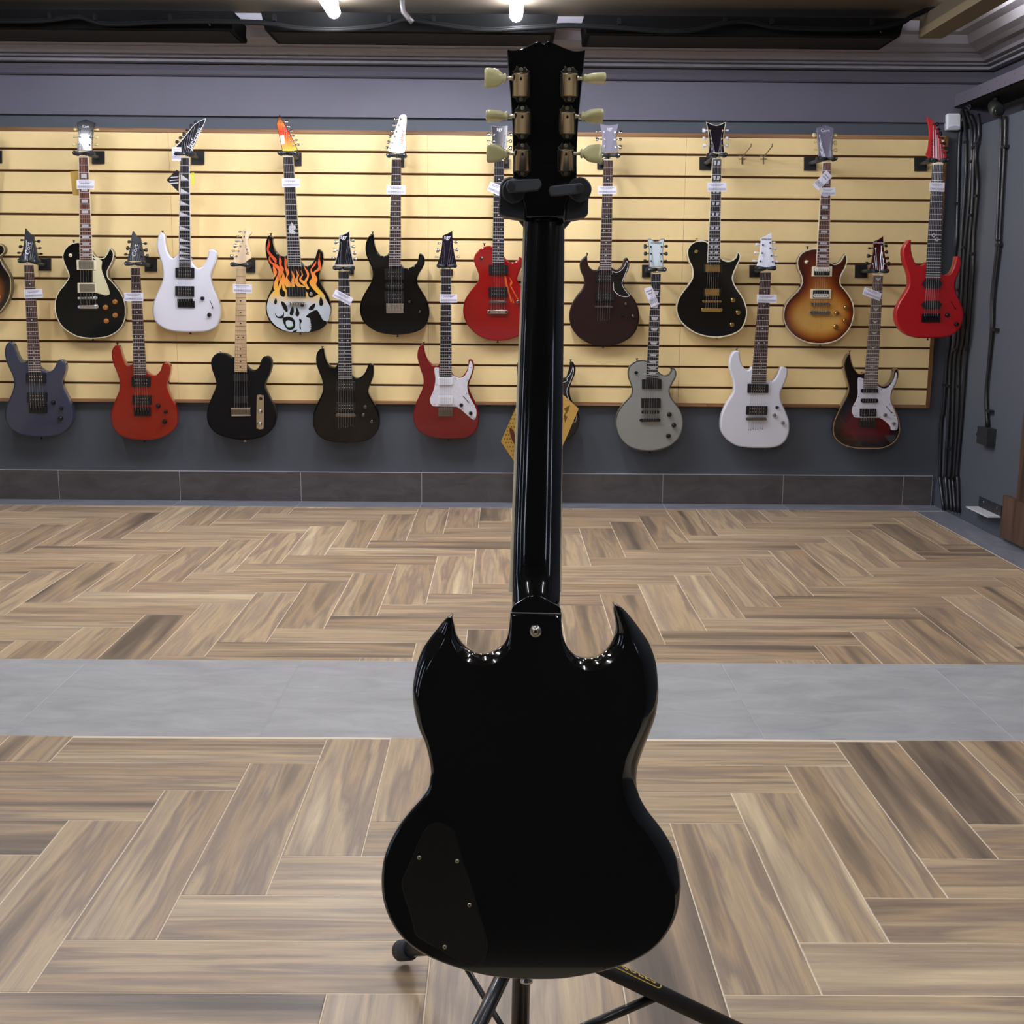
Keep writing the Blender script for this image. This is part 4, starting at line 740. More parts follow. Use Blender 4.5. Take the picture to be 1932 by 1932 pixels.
G.append(dict(label='white seven-string guitar with chrome knobs and white tuners, lower row', short='white seven-string guitar', group=LO, mat=mat('dcdde6', .38, coat=.3), ns=7,
 body="P 915,550! 890,590 850,605 800,570 760,490 742,400 738,340 700,322 650,340 610,400 588,480 588,560 610,650 640,740 655,840 645,930 600,1010 540,1110 480,1240 458,1370 465,1480 510,1570 590,1650 700,1710 850,1735 1020,1740 1180,1737 1310,1710 1400,1640 1450,1540 1462,1430 1450,1320 1400,1190 1350,1080 1330,980 1345,900 1390,800 1430,690 1438,610 1420,575 1380,558 1340,565 1315,620 1280,700 1230,755 1190,770 1150,755 1130,730!",
 nut="O 1432,722 1582,722", end="P 910,788 1125,788", fb=M_ROSE, neck=mat('d8c9a8', .4), frets=24, head="O 1590,150! 1595,250 1600,400 1625,530 1650,650! 1375,650! 1400,550 1430,400 1440,225! 1500,200 1550,170", hmat=mat('dcdde8', .3), tm=M_CHRD, km=KW, tl="O 1388,320 1365,440 1343,558", tr="O 1617,290 1632,370 1642,480 1662,565", text=[('schecter', 'O 1513,240', 4.2, 0, RW)],
 hw=[('hum', "P 855,805 1160,812 1157,940 852,937"), ('hum', "P 838,1128 1145,1130 1140,1258 832,1255"), ('bar', "P 830,1296 1130,1337", M_CHRD), ('knob', "P 1245,1262", M_CHR, 3.8), ('knob', "P 1365,1372", M_CHR, 3.8), ('toggle', "P 1280,1150", M_CHRD)],
 sb="P 875,1315 1085,1315", sx="P 868,1478 1068,1465", strap="P 695,318", plate="O 1270,620 1425,797", tags=[("O 1375,1048 1665,1052 1662,1172 1378,1165", 'white price tag on the neck of the white seven-string guitar')]))
BURST = grad_mat('honey_burst', [(0, '3a1204'), (.12, '5a1e06'), (.3, '8a4514'), (.62, 'b87a2e'), (1, 'd0a052')], 'burst', .12, wood=.25)
G.append(dict(label='honey sunburst single-cutaway guitar with cream binding, upper row', short='honey sunburst guitar', group=UP, mat=BURST, side=paint('5a2a14'), bind=M_CREAM, bw=1.3, edge=True,
 body="Q 710,380! 630,385 540,410 470,460 430,530 420,600 440,690 475,770 490,850 470,930 400,1020 310,1110 250,1200 222,1310 225,1420 270,1530 350,1630 450,1700 580,1750 720,1768 850,1760 990,1720 1100,1640 1180,1540 1225,1430 1245,1310 1235,1200 1190,1090 1120,990 1060,920 1042,850 1060,760 1110,670 1143,580 1145,520 1125,450! 1085,500 1050,560 1000,600 950,605 900,585 875,560!",
 nut="d 235,1372 302,1372", end="Q 702,637 878,640", fb=M_ROSER, neck=M_ROSER, nbind=M_CREAM, inlay='block', head="d 185,1080! 255,1055! 327,1080! 320,1180 315,1260 325,1330! 200,1330! 200,1260 190,1160", hmat=mat('6f6b7c', .35, coat=.3), km=mat('d9c98d', .35), tl="d 165,1140 170,1200 170,1265", tr="d 337,1142 334,1205 337,1268", text=[('Cort', 'd 255,1102', 6.5, 0, KW)],  # glare is put into the grey of the headstock
 hw=[('zeb', "Q 637,640 930,640 925,787 630,785", M_CREAM, 'up'), ('zeb', "Q 618,968 915,970 910,1115 612,1112", M_CREAM, 'down'), ('bar', "Q 610,1168 890,1207", M_CHR), ('bar', "Q 597,1288 905,1343", M_CHR, 'tailpiece'), ('knob', "Q 1125,1235", KGOLD, 4.8), ('knob', "Q 990,1320", KGOLD, 4.8), ('knob', "Q 1110,1430", KGOLD, 4.8), ('knob', "Q 970,1515", KGOLD, 4.8), ('toggle', "Q 548,572", M_CREAM)],
 sb="Q 660,1310 840,1310", strap="Q 565,378", plate="d 77,1322 178,1437", tags=[("d 265,1435 315,1490 195,1608 148,1558", 'white card hung slantwise on the neck of the honey sunburst guitar'), ("d 218,1583 340,1583 340,1650 220,1650", 'level white price tag under the slanting card of the honey sunburst guitar')]))
REDB = grad_mat('red_burst', [(0, '050202'), (.25, '0a0303'), (.62, '380608'), (1, '5c0a0c')], 'burst', .12)
G.append(dict(label='dark red to black burst guitar with white pearl pickguard, lower row right end', short='dark red burst guitar', group=LO, mat=REDB, side=paint('2a1410'), bind=mat('b48a5e', .4), bw=.9, edge=True,
 body="R 1000,640! 970,655 920,650 870,590 830,500 810,400 805,362! 770,375 735,430 712,510 715,600 745,720 775,830 775,920 740,1010 680,1120 620,1240 570,1370 555,1480 575,1570 640,1650 750,1710 900,1740 1080,1745 1250,1742 1380,1700 1480,1610 1525,1500 1520,1380 1490,1270 1440,1150 1405,1030 1415,930 1460,820 1505,710 1510,640 1495,590 1465,583 1440,620 1430,690 1400,760 1350,810 1300,835 1250,830 1205,800!",
 nut="Q 1535,762 1672,762", end="R 1000,868 1200,868", fb=M_BIRDW, neck=mat('b88a3c', .4), frets=24, inlay='bird', ink=(1, 3, 5, 7, 9, 12, 15, 17, 19, 21), head="Q 1672,200! 1675,330 1690,440 1715,560 1735,660! 1680,700! 1540,700! 1480,670! 1505,560 1530,420 1535,270! 1590,255 1635,225", hmat=paint('3a0a10', .15), tm=M_CHR, km=mat('131114', .3), tl="Q 1480,372 1465,485 1442,595", tr="Q 1703,338 1712,428 1725,517 1745,600", text=[('Schecter', 'Q 1610,292', 4.8, 0, KW)], guard=1,
 hw=[('guard', "R 915,760 920,720 945,712 1000,730! 1000,865! 1200,865! 1200,825! 1260,865 1330,870 1390,820 1440,740 1465,650 1480,645 1490,690 1470,780 1420,880 1395,960 1395,1050 1430,1150 1470,1250 1500,1350 1500,1430 1480,1480 1400,1475 1385,1420 1300,1340 1230,1300! 900,1298 850,1260 828,1200 850,1120 890,1050 915,960 915,850", M_PEARL, None, "R 943,740 925,995 872,1125 885,1270 1240,1285 1450,1270 1380,1100 1402,902 1482,715 1470,1462 1258,888"),
  ('sin', "R 958,878 1215,878 1215,937 960,937"), ('sin', "R 958,1020 1212,1020 1212,1082 960,1082"), ('hum', "R 945,1168 1187,1168 1187,1282 945,1282"), ('plate', "R 940,1318 1185,1318 1180,1442 942,1442", mat('4a4540', .3, metal=.7)), ('knob', "R 1308,1258", M_CHR, 4), ('knob', "R 1433,1383", M_CHR, 4), ('switch', "R 1325,1128 1400,1218")],
 sb="R 965,1345 1150,1345", strap="R 795,350", plate="Q 1265,620 1442,803", tags=[("Q 1405,935 1655,1030 1620,1143 1368,1042", 'tilted white price tag on the neck of the dark red burst guitar')]))
G.append(dict(label='bright red seven-string guitar at the right end of the upper row', short='bright red guitar at the right end', y0=5.57, sl=.03, group=UP, mat=mat('a80812', .38, coat=.3), ns=7,
 body="T 515,420! 500,450 440,465 380,455 340,400 310,310 295,200 298,100! 265,100 220,150 185,230 180,310 200,430 250,560 270,680 260,780 200,890 130,1000 85,1110 75,1210 95,1310 150,1400 240,1470 370,1510 540,1518 700,1510 830,1495 930,1450 1000,1380 1040,1290 1057,1180 1045,1090 1010,990 960,890 935,800 935,720 970,620 1010,520 1028,430 1015,370 995,328! 950,335! 940,400 920,480 880,560 820,600 770,600 730,580!",
 nut="S 612,838 766,838", end="T 510,652 725,655", fb=M_EBON, neck=M_ROSE, frets=24, inlay='ring', ink=(12,), inlm=KW, head="S 525,148! 560,180 620,220 680,340 740,500 800,680 820,700! 790,790! 610,790! 560,750 520,695! 545,620 560,520 570,400 555,280", hmat=mat('b81c24', .3), tm=mat('141012', .3), tr="S 668,265 692,335 717,400 742,465 768,540 793,608 817,680", text=[('SOLAR', 'S 622,600', 8, -88, M_BLK)],
 hw=[('shape', "T 462,730 490,690 520,665 690,665 725,695 750,730 725,775 690,800 520,800 485,770", 'pickup', mat('151517', .5), .009), ('shape', "T 445,1035 480,1000 510,978 690,978 720,1000 742,1035 720,1075 690,1100 500,1100 475,1070", 'pickup', mat('151517', .5), .009), ('plate', "T 465,1165 718,1160 720,1285 455,1285", K_), ('knob', "T 820,1185", K_, 4.2), ('knob', "T 955,1315", K_, 4.2), ('switch', "T 875,985 930,1085")],
 sb="T 495,1200 680,1200", plate="S 350,745 528,940", tags=[("S 565,1105 785,1110 780,1240 560,1230", 'white price tag on the neck of the bright red guitar')], sbm=M_BLK))
G.append(dict(label='black guitar with black pickguard mostly hidden behind the near guitar neck', short='black guitar hidden behind the near neck', group=LO, mat=paint('0b0b0d', .15), frets=24,
 body="Z 1003,716! 996,725 988,716 983,704 980,694 978,684 975,692 976,710 981,728 983,745 979,765 973,785 970,805 976,822 992,833 1015,838 1045,836 N 300,1320 370,1290 440,1235 490,1150 508,1050 495,970 440,860 390,750 380,650 400,570 445,460 455,380 430,310 400,290 380,300 378,350 350,450 310,500 Z 1030,722!",
 nut="Z 1009,500 1026,500", end="Z 1003,735 1029,735", fb=M_EBON, neck=M_ROSE, head="Z 1008,430! 1028,440! 1031,470 1034,492! 1000,492! 1004,470 1007,450", hmat=paint('101014', .2), tl="Z 1001,450 999,464 997,478", tr="Z 1034,452 1036,466 1038,480",
 hw=[('guard', "N 300,560 340,510 390,440 415,370 430,370 432,400 420,470 385,560 350,640 345,700 370,780 410,850 440,900 465,1000 460,1070 430,1080 380,1040 300,1000 Z 1005,780 996,770 1000,740!", paint('1b1b20', .2), KW), ('humf', "Z 1000,738 1032,738 1032,753 1000,753"), ('humf', "Z 1000,772 1033,772 1033,788 1000,788"), ('plate', "Z 1000,792 1032,792 1032,808 1000,808", K_), ('knob', "N 430,1040", K_, 4)],
 sb="Z 1004,797 1028,797", strap="N 390,290", plate="Z 1004,500 1026,522", tags=[]))
G.append(dict(label='dark edged sunburst guitar cut off by the left edge of the picture', short='sunburst guitar at the left picture edge', group=UP, mat=grad_mat('dark_burst', [(0, '150a06'), (.3, '2a1408'), (.65, '8a4a10'), (1, 'b8741c')], 'burst', .12), side=mat('4a4026', .3), bind=mat('c9b98a', .4), edge=True,
 body="B -340,330! -420,300 -520,320 -600,400 -620,500 -590,600 -560,700 -590,800 -700,920 -780,1030 -800,1150 -760,1280 -640,1380 -480,1430 -340,1440 -180,1410 -20,1320 90,1180 150,1030 158,850 130,750 70,650 10,550 -10,500 20,470 52,440 66,400 50,350 15,318 -40,300 -90,320 -130,370 -170,400!",
 nut="Z -34,282 -16,282", end="B -340,520 -170,520", fb=M_ROSER, neck=M_ROSE, head="Z -42,236! -26,230! -9,236! -12,260 -9,275! -41,275! -38,258", hmat=paint('101014', .2), tl="Z -46,243 -45,255 -45,266", tr="Z -5,243 -6,255 -6,266", hw=[('cov', "B -395,560 -115,560 -115,690 -395,690", M_BLK, M_CHR), ('cov', "B -395,860 -115,860 -115,990 -395,990", M_BLK, M_CHR), ('bar', "B -380,1060 -120,1095", M_CHR), ('knob', "B -20,1080", KAMB, 4.6)], sb="B -350,1080 -150,1080", plate="Z -20,284 3,308", tags=[]))
RG = []
for g in G: RG.append(wall_guitar(g))
def set_attr(o, name, fn):
    at = o.data.attributes.new(name, 'FLOAT', 'POINT'); at.data.foreach_set('value', [fn(o.matrix_world @ v.co if False else v.co) for v in o.data.vertices])
# burst colour: how far the paint lies from the rim (wide in the lower bout)
def child(root, nm): return [c for c in root.children if c.name.split('.')[0] == nm]
for (root, pl), g in zip(RG, G):
    if g.get('edge'):
        b = child(root, 'body')[0]; at = b.data.attributes['edge']; vals = [0]*len(b.data.vertices); at.data.foreach_get('value', vals)
        a2 = b.data.attributes.new('burst', 'FLOAT', 'POINT')
        top = max(v.co.z for v in b.data.vertices)
        a2.data.foreach_set('value', [min(1, vals[i]*1.15)*min(1, max(.18, 1.45-1.6*(b.data.vertices[i].co.z/top))) for i in range(len(vals))])
# ---- flame and skull paint on the painted guitar
root, pl = [r for r, g in zip(RG, G) if 'flame' in g['label']][0]
def decal(nm, s, m, o=.0009, attr=None, k=3):
    q = smooth(P(s), k); ob = prism(nm, q, pl, o, .0010, m, root)
    if attr:
        at = ob.data.attributes.new('height', 'FLOAT', 'POINT'); zz = ORI[root.name].z; z0, z1 = atY(560, 600, 5.8).z, atY(560, 470, 5.8).z
        at.data.foreach_set('value', [(v.co.z+zz-z0)/(z1-z0) for v in ob.data.vertices])
    return ob
hd_ = child(root, 'headstock')[0]; at = hd_.data.attributes.new('height', 'FLOAT', 'POINT'); z1 = max(v.co.z for v in hd_.data.vertices); z0 = min(v.co.z for v in hd_.data.vertices)
at.data.foreach_set('value', [.2+.75*(v.co.z-z0)/(z1-z0) for v in hd_.data.vertices])
SK = mat('c3cad2', .2, coat=.5); DK = mat('060607', .15, coat=.2, spec=.3)
decal('flame_field', "F 1060,1100 1120,1010 1200,960 1230,1060 1290,1080 1330,1000 1600,1000 1640,1080 1700,1090 1780,1050 1850,1060 1900,1130 1960,1250 I 400,1350 385,1420 300,1500 180,1560 60,1590 F 1480,1595 1330,1585 1200,1530 1110,1450 1050,1350 1030,1230", FLAME, .0007, 1)
FT = ["F 1060,240 1075,330 1060,400 1120,480 1170,530 1165,600 1120,540 1050,450 1030,380 1050,300", "F 1070,480 1100,570 1180,610 1240,680 1260,740 1200,860 1190,960 1140,980 1130,900 1180,780 1200,700 1120,620 1060,560",
      "F 1215,500 1250,560 1245,620 1280,680 1250,760 1200,860 1185,780 1230,700 1210,600", "F 1120,620 1180,720 1140,800 1130,760", "F 1295,510 1330,570 1320,640 1360,720 1330,800 1380,880 1400,950 1320,950 1290,850 1320,760 1290,640",
      "F 1270,720 1300,820 1290,920 1330,1010 1270,1000 1250,880 1255,780", "F 1390,700 1440,780 1430,860 1440,950 1380,940 1390,850 1405,790", "F 1450,680 1500,760 1480,830 1520,900 1600,930 1520,960 1450,900 1440,830 1475,770",
      "F 1520,690 1560,760 1530,820 1590,870 1610,930 1560,900 1500,830 1540,760", "F 1570,640 1640,720 1640,800 1610,880 1650,960 1600,960 1580,850 1620,770", "F 1750,560 1740,620 1680,690 1740,760 1770,830 1750,900 1790,960 1860,1040 1880,1100 1800,1060 1700,960 1650,870 1690,800 1665,700 1700,630",
      "F 1808,440 1800,530 1820,600 1810,690 1750,720 1720,760 1710,720 1780,660 1775,580", "F 1240,790 1250,900 1200,1010 1110,1080 1150,1000 1200,930"]
for s in FT: decal('flame', s, FLAME, .0016, 1)
for s in ["F 1240,980 1290,1000 1300,1060 1270,1075 1220,1040", "F 1160,1100 1180,1150 1160,1190 1135,1165", "F 1240,1150 1290,1170 1330,1240 1335,1290 1310,1300 1260,1230", "F 1410,1215 1425,1300 1400,1355 1365,1340 1375,1280", "F 1465,1235 1505,1310 1490,1365 1450,1350 1455,1290", "F 1735,1175 1720,1250 1680,1275 1640,1265 1665,1220", "F 1815,1080 1855,1170 1830,1215 1795,1190",
          "F 1260,1400 1330,1370 1400,1385 1440,1440 1440,1520 1400,1560 1340,1560 1290,1500", "F 1600,1370 1680,1300 1760,1275 1800,1330 1850,1420 1900,1440 1870,1500 1800,1550 1680,1590 1670,1500 1660,1400", "F 1500,1400 1545,1430 1520,1480 1530,1560 1510,1530 1510,1450", "F 1150,1320 1190,1370 1260,1350 1280,1300 1270,1390 1180,1385", "F 1480,1560 1440,1600 1400,1590 1440,1570"]: decal('skull_hollow', s, DK, .0022)
decal('skull_eye', "F 1310,1440 1350,1425 1400,1445 1415,1500 1380,1530 1320,1510", SK, .0028); decal('skull_eye_ring', "F 1325,1515 1370,1520 1415,1500 1410,1515 1370,1535 1335,1528", mat('5a8a5a', .3), .0031)
for (a, b_) in [((1625, 1390), (1655, 1420)), ((1612, 1430), (1662, 1455)), ((1605, 1465), (1668, 1490)), ((1600, 1500), (1672, 1525)), ((1597, 1535), (1668, 1560)), ((1605, 1565), (1650, 1590))]:
    decal('tooth', "F %d,%d %d,%d %d,%d %d,%d" % (a[0], a[1], b_[0], a[1]+3, b_[0], b_[1], a[0], b_[1]), SK, .0028)
for k in range(6): x, y = 1785+k*20, 1290+k*24; decal('tooth', "F %d,%d %d,%d %d,%d %d,%d" % (x, y, x+22, y-10, x+30, y+16, x+8, y+28), SK, .0028)
# 12th fret emblem and the little sticker
prism('inlay', smooth(P("H 540,1690 570,1740 600,1750 595,1800 570,1810 600,1840 590,1870 560,1865 510,1850 500,1760 520,1745"), 2), pl, .0096, .001, M_INL, root)
hp = Pl(pl.y0-.004, -.20, pl.z0); prism('sticker', pts("H 375,430 430,425 448,550 392,555"), hp, .002, .001, KW, root)
r4, p4 = RG[4]; h4 = Pl(p4.at(((pts("F 585,668")[0][0]+pts("F 718,668")[0][0])/2, pts("F 585,668")[0][1])).y-.004, -.20, p4.z0)
sg = smooth([(p, False) for p in pts("F 712,330 735,345 715,365 745,380 725,400 752,395 735,425 765,435 722,455 775,462")], 3, False)
v, f = tubev([h4.at(p, .002) for p in sg], .0009, 5); obj('signature_mark', v, f, M_BLK, r4)
# tags that are not price tags
def hangtag(nm, s, pl, m, lab, o=.02, cat='hang tag', k=3, th=.001):
    q = smooth(P(s), k); t = thing(nm, lab, cat, pl.at(max(q, key=lambda p: p[1]), o)); prism('card', q, pl, o, th, m, t); return t
p1 = RG[0][1]; hangtag('hang_tag', "A 1022,955! 1145,945! 1150,1305! 1060,1300!", p1, mat('c9a650', .5), 'mustard yellow tag hanging behind the neck of the black single-cutaway guitar', -.02)
p2 = RG[3][1]; t = hangtag('hang_tag', "a 1288,1238! 1213,1312! 1302,1400! 1306,1250!", p2, mat('17171a', .4), 'black diamond-shaped tag beside the neck of the white guitar with pointed headstock', .004)
for i in range(3): prism('print_line', P_ := pts("a %d,%d %d,%d %d,%d %d,%d" % (1245-i*8, 1290+i*22, 1300, 1286+i*22, 1300, 1292+i*22, 1245-i*8, 1297+i*22)), p2, .0048, .0005, KW, t)
hangtag('hang_tag', "a 1393,1260! 1415,1258! 1417,1345! 1397,1350!", p2, mat('dfe04a', .5), 'small yellow green tag at the neck of the white guitar with pointed headstock', -.01)
ph = RG[17][1]; GB = mat('b8903c', .4, var=.35, vscale=140)
t = thing('gold_booklet', 'golden brochure with honeycomb print hanging on guitar behind the near neck', 'brochure', ph.at((1010, 900), .03))
prism('cover', pts("Z 945,833 977,760 985,748 1030,740 1030,885 985,893"), ph, .03, .002, GB, t); prism('back_page', pts("Z 1030,735 1062,744 1092,771 1064,836 1045,872 1030,885"), ph, .026, .002, mat('c9a052', .4, var=.2, vscale=60), t)
vf = []
for j in range(16):
    for i in range(8):
        x, y = 952+i*5.2+(j % 2)*2.6, 768+j*7.5
        if x > 946+max(0, (833-y)*.42) and x > 945+(y-833)*.9 and x < 1028 and y < 885: vf.append(prismv(disc((x, y), 1.7, 6), ph, .0303, .0006))
v, f = merge(*vf); obj('honeycomb_print', v, f, mat('6a5a20', .5), t)
prism('guitar_print', smooth(P("L 1555,1460 1585,1455 1620,1500 1640,1560 1700,1590 1700,1700 1650,1700 1600,1640 1570,1560"), 3), ph, .031, .0006, mat('5a2418', .4), t)
prism('scroll_print', pts("N 300,905 385,855 360,930 320,990 350,1010 318,1095 300,1000 330,940"), ph, .0264, .0006, mat('6a4a18', .4), t)
# ---------------------------------------------------------------- near guitar (seen from behind) on its stand
TH = math.radians(9.5); NP = Pl(1.36, -.167, 1.14)     # the plane of its back leans towards the camera at the bottom
AW = Vector((0, math.cos(TH), -math.sin(TH)))
ng = thing('electric_guitar', 'large glossy black double-horned guitar seen from behind on a stand, nearest', 'guitar', NP.at((1003, 1848)))
BK = mat('0d0d0d', .1, coat=1)
OUT = [("490,197!", 1), ("450,225", 8), ("400,285", 22), ("350,350", 27), ("310,410", 26), ("275,500", 22), ("255,600", 18), ("250,680", 14), ("262,780", 10), ("290,890", 8), ("325,970", 7), ("350,1060", 6), ("362,1140", 6), ("358,1187", 6), ("345,1257", 6), ("300,1327", 6), ("230,1407", 6), ("160,1497", 5), ("110,1587", 5), ("75,1687", 5), ("62,1797", 5), ("68,1907", 5), ("95,2007", 5), ("140,2097", 5), ("200,2172", 5), ("280,2237", 5), ("370,2287", 5), ("470,2327", 5), ("600,2367", 5), ("740,2397", 5), ("880,2410", 5), ("1020,2414", 5), ("1160,2410", 5), ("1300,2389", 5), ("1430,2359", 5), ("1560,2317", 5), ("1670,2262", 5), ("1760,2187", 5), ("1830,2087", 6), ("1870,1987", 8), ("1888,1877", 14), ("1888,1787", 26), ("1865,1687", 38), ("1820,1587", 46), ("1760,1497", 50), ("1690,1407", 50), ("1640,1317", 46), ("1620,1237", 42), ("1622,1157", 38), ("1635,1100", 34), ("1670,1000", 28), ("1710,900", 26), ("1740,800", 28), ("1755,680", 30), ("1750,580", 31), ("1735,480", 31), ("1700,380", 29), ("1650,300", 25), ("1590,220", 15), ("1530,155", 6), ("1481,128!", 1),
       ("1478,170", 5), ("1492,250", 12), ("1490,310", 20), ("1470,370", 25), ("1430,425", 25), ("1380,460", 24), ("1320,470", 22), ("1260,455", 16), ("1210,415", 10), ("1175,350", 6), ("1160,280", 4), ("1157,182!", 2), ("850,180!", 2), ("843,230", 4), ("835,300", 6), ("815,365", 12), ("780,400", 18), ("720,435", 22), ("660,440", 22), ("610,425", 21), ("560,385", 18), ("520,330", 12), ("505,270", 6)]
pl2 = P('V '+' '.join(s for s, _ in OUT)); oo = smooth(pl2, 5)
bw = []; m_ = len(pl2)
for i in range(m_):
    a, b_ = OUT[i][1], OUT[(i+1) % m_][1]; kk = 1 if (pl2[i][1] and pl2[(i+1) % m_][1]) else 5
    bw += [a+(b_-a)*j/kk for j in range(kk)]
def relax(o, n):
    for _ in range(n): o = [o[i] if abs(i) < 0 else ((o[i-1][0]+2*o[i][0]+o[(i+1) % len(o)][0])/4, (o[i-1][1]+2*o[i][1]+o[(i+1) % len(o)][1])/4) for i in range(len(o))]
    return o
i3 = relax(inset(oo, [b_*.98 for b_ in bw]), 3); i2 = relax(inset(oo, [b_*.62 for b_ in bw]), 2); i1 = relax(inset(oo, [b_*.22 for b_ in bw]), 1); i0 = inset(oo, .6)
def lay(o, d, cur=1): return [NP.at(p, 0)+AW*(d*cur) for p in o]
dep = [min(1, b_/26)*.0105+.0012 for b_ in bw]
def layv(o, fr): return [NP.at(o[i], 0)+AW*(dep[i]*fr) for i in range(len(o))]
TK = .035
far_in = inset(oo, [min(8, b_*.5) for b_ in bw])
rs = [layv(i3, 0), layv(i2, .12), layv(i1, .55), layv(oo, 1.0), [NP.at(p, 0)+AW*(TK-.006) for p in oo], [NP.at(p, 0)+AW*TK for p in far_in]]
v, f = rings(rs, cap=False); n_ = len(i3)
vc, _, fc, *_ = geometry.delaunay_2d_cdt([Vector(p) for p in i3], [(i, (i+1) % n_) for i in range(n_)], [list(range(n_))], 1, 1e-6)
for dd in (0, TK): k0 = len(v); v += [NP.at((p.x, p.y), 0)+AW*dd for p in vc]; f += [tuple(i+k0 for i in q) for q in fc]
obj('body', v, f, BK, ng, sm=True)
# control cover, screws, strap button
cv = smooth(P("W 345,355 420,335 490,370 520,440 545,540 580,640 620,760 660,900 695,1020 703,1090 690,1150 650,1190 600,1198 540,1175 440,1110 340,1055 280,1015 262,970 240,880 210,790 190,710 200,660 250,550 290,450"), 3)
def nprism(nm, o, off, th, m, bev=0, par=None, sm=False):
    v, f = prismv(o, NP, off, th, bev, AW); return obj(nm, v, f, m, par or ng, sm=sm)
nprism('cover_recess', inset(cv, -1.5), .0004, .002, mat('000000', .5)); cover = nprism('control_cover', cv, .0012, .002, mat('0c0c0c', .4, spec=.3), bev=.5)
for s in ("293,541", "523,562", "598,829", "448,1083"):
    c = pts('W '+s)[0]; q = NP.at(c, .0012); n_ = -AW
    v, f = tubev([q, q+n_*.0008, q+n_*.0014], [.0024, .0023, .0012], 14); sc = obj('screw', v, f, M_NICK, ng, sm=True)
    ux = Vector((1, 0, 0)); uz = ux.cross(AW).normalized(); q2 = q+n_*.0015
    for a in (.8, .8+math.pi/2):
        d_ = ux*math.cos(a)+uz*math.sin(a); e_ = ux*-math.sin(a)+uz*math.cos(a)
        v, f = rings([[q2+d_*sx*.0013+e_*sy*.0003 for sx, sy in ((-1, -1), (1, -1), (1, 1), (-1, 1))], [q2-n_*.0008+d_*sx*.0013+e_*sy*.0003 for sx, sy in ((-1, -1), (1, -1), (1, 1), (-1, 1))]]); obj('cross_slot', v, f, M_BLK, sc)
c = pts('V 999,291')[0]; q = NP.at(c, 0); n_ = -AW
v, f = tubev([q, q+n_*.0030, q+n_*.0055, q+n_*.0066, q+n_*.0067, q+n_*.0040], [.0060, .0050, .0066, .0060, .0047, .0042], 24); sbt = obj('strap_button', v, f, mat('b0aca0', .28, metal=1), ng, sm=True)
v, f = tubev([q+n_*.0038, q+n_*.0060, q+n_*.0070], [.0036, .0034, .0020], 18); obj('button_screw', v, f, M_NICK, sbt, sm=True)
ux = Vector((1, 0, 0)); uz = ux.cross(AW).normalized(); q2 = q+n_*.0072
for a in (.7, .7+math.pi/2):
    d_ = ux*math.cos(a)+uz*math.sin(a); e_ = ux*-math.sin(a)+uz*math.cos(a)
    v, f = rings([[q2+d_*sx*.0018+e_*sy*.0005+n_*h for sx, sy in ((-1, -1), (1, -1), (1, 1), (-1, 1))] for h in (0, -.001)]); obj('cross_slot', v, f, M_BLK, sbt)
# end strap button
q = NP.at((994, 1846), 0)+AW*.015; dn = Vector((0, -math.sin(TH), -math.cos(TH)))
v, f = tubev([q, q+dn*.005, q+dn*.008, q+dn*.0105, q+dn*.0112], [.004, .004, .0070, .0070, .003], 20); obj('strap_button', v, f, M_CHR, ng, sm=True)
# neck: D-shaped loft with rounded heel
rows = [(396, 990, 1063), (413, 991, 1067), (430, 990.5, 1067.5), (560, 985.5, 1066.5), (650, 982, 1065.5), (780, 977.5, 1064), (900, 973.7, 1062), (1000, 969.5, 1060.5), (1085, 967, 1059.5), (1100, 966.5, 1059.3), (1118, 966, 1059.2), (1135, 965.5, 1059), (1159, 965, 1058.5)]
rs = []; H_ = 14
for y, xl, xr in rows:
    ap = .010 if y < 1090 else .010-.008*min(1, (y-1085)/50)
    a, b_ = NP.at((xl, y), 0), NP.at((xr, y), 0); c = (a+b_)/2; hw = (b_-a).length/2; u = (b_-a).normalized(); ring = []
    for k in range(H_+1):
        t = math.pi*k/H_; ring.append(c - u*hw*math.cos(t) + AW*(.024-(.024-ap)*math.sin(t)**.75))
    rs.append(ring)
v, f = rings(rs); obj('neck', v, f, BK, ng, sm=True)
hf = smooth(P("Y 503,832! 503,765! 540,705 600,665 700,600 780,575 840,568 900,577 980,605 1100,668 1180,710 1222,765! 1226,836!"), 3)
nprism('heel', hf, .0005, .02, BK, bev=1.2, sm=True)
nprism('heel_joint', pts("Y 497,812 1225,826 1225,838 497,826"), .0016, .004, mat('8d8d92', .2, coat=1))  # pale strip paints the edge highlight where heel meets body
fbq = [(990, 402), (1066, 402), (1060, 1120), (962, 1120)]
v, f = rings([[NP.at(p, 0)+AW*.0245 for p in fbq], [NP.at(p, 0)+AW*.031 for p in fbq]]); obj('fretboard', v, f, M_ROSE, ng)
v, f = rings([[NP.at(p, 0)+AW*.0243 for p in [(988.6, 402), (1067, 402), (1061, 1120), (960.6, 1120)]], [NP.at(p, 0)+AW*.0275 for p in [(988.6, 402), (1067, 402), (1061, 1120), (960.6, 1120)]]]); obj('neck_binding', v, f, M_CREAM, ng)
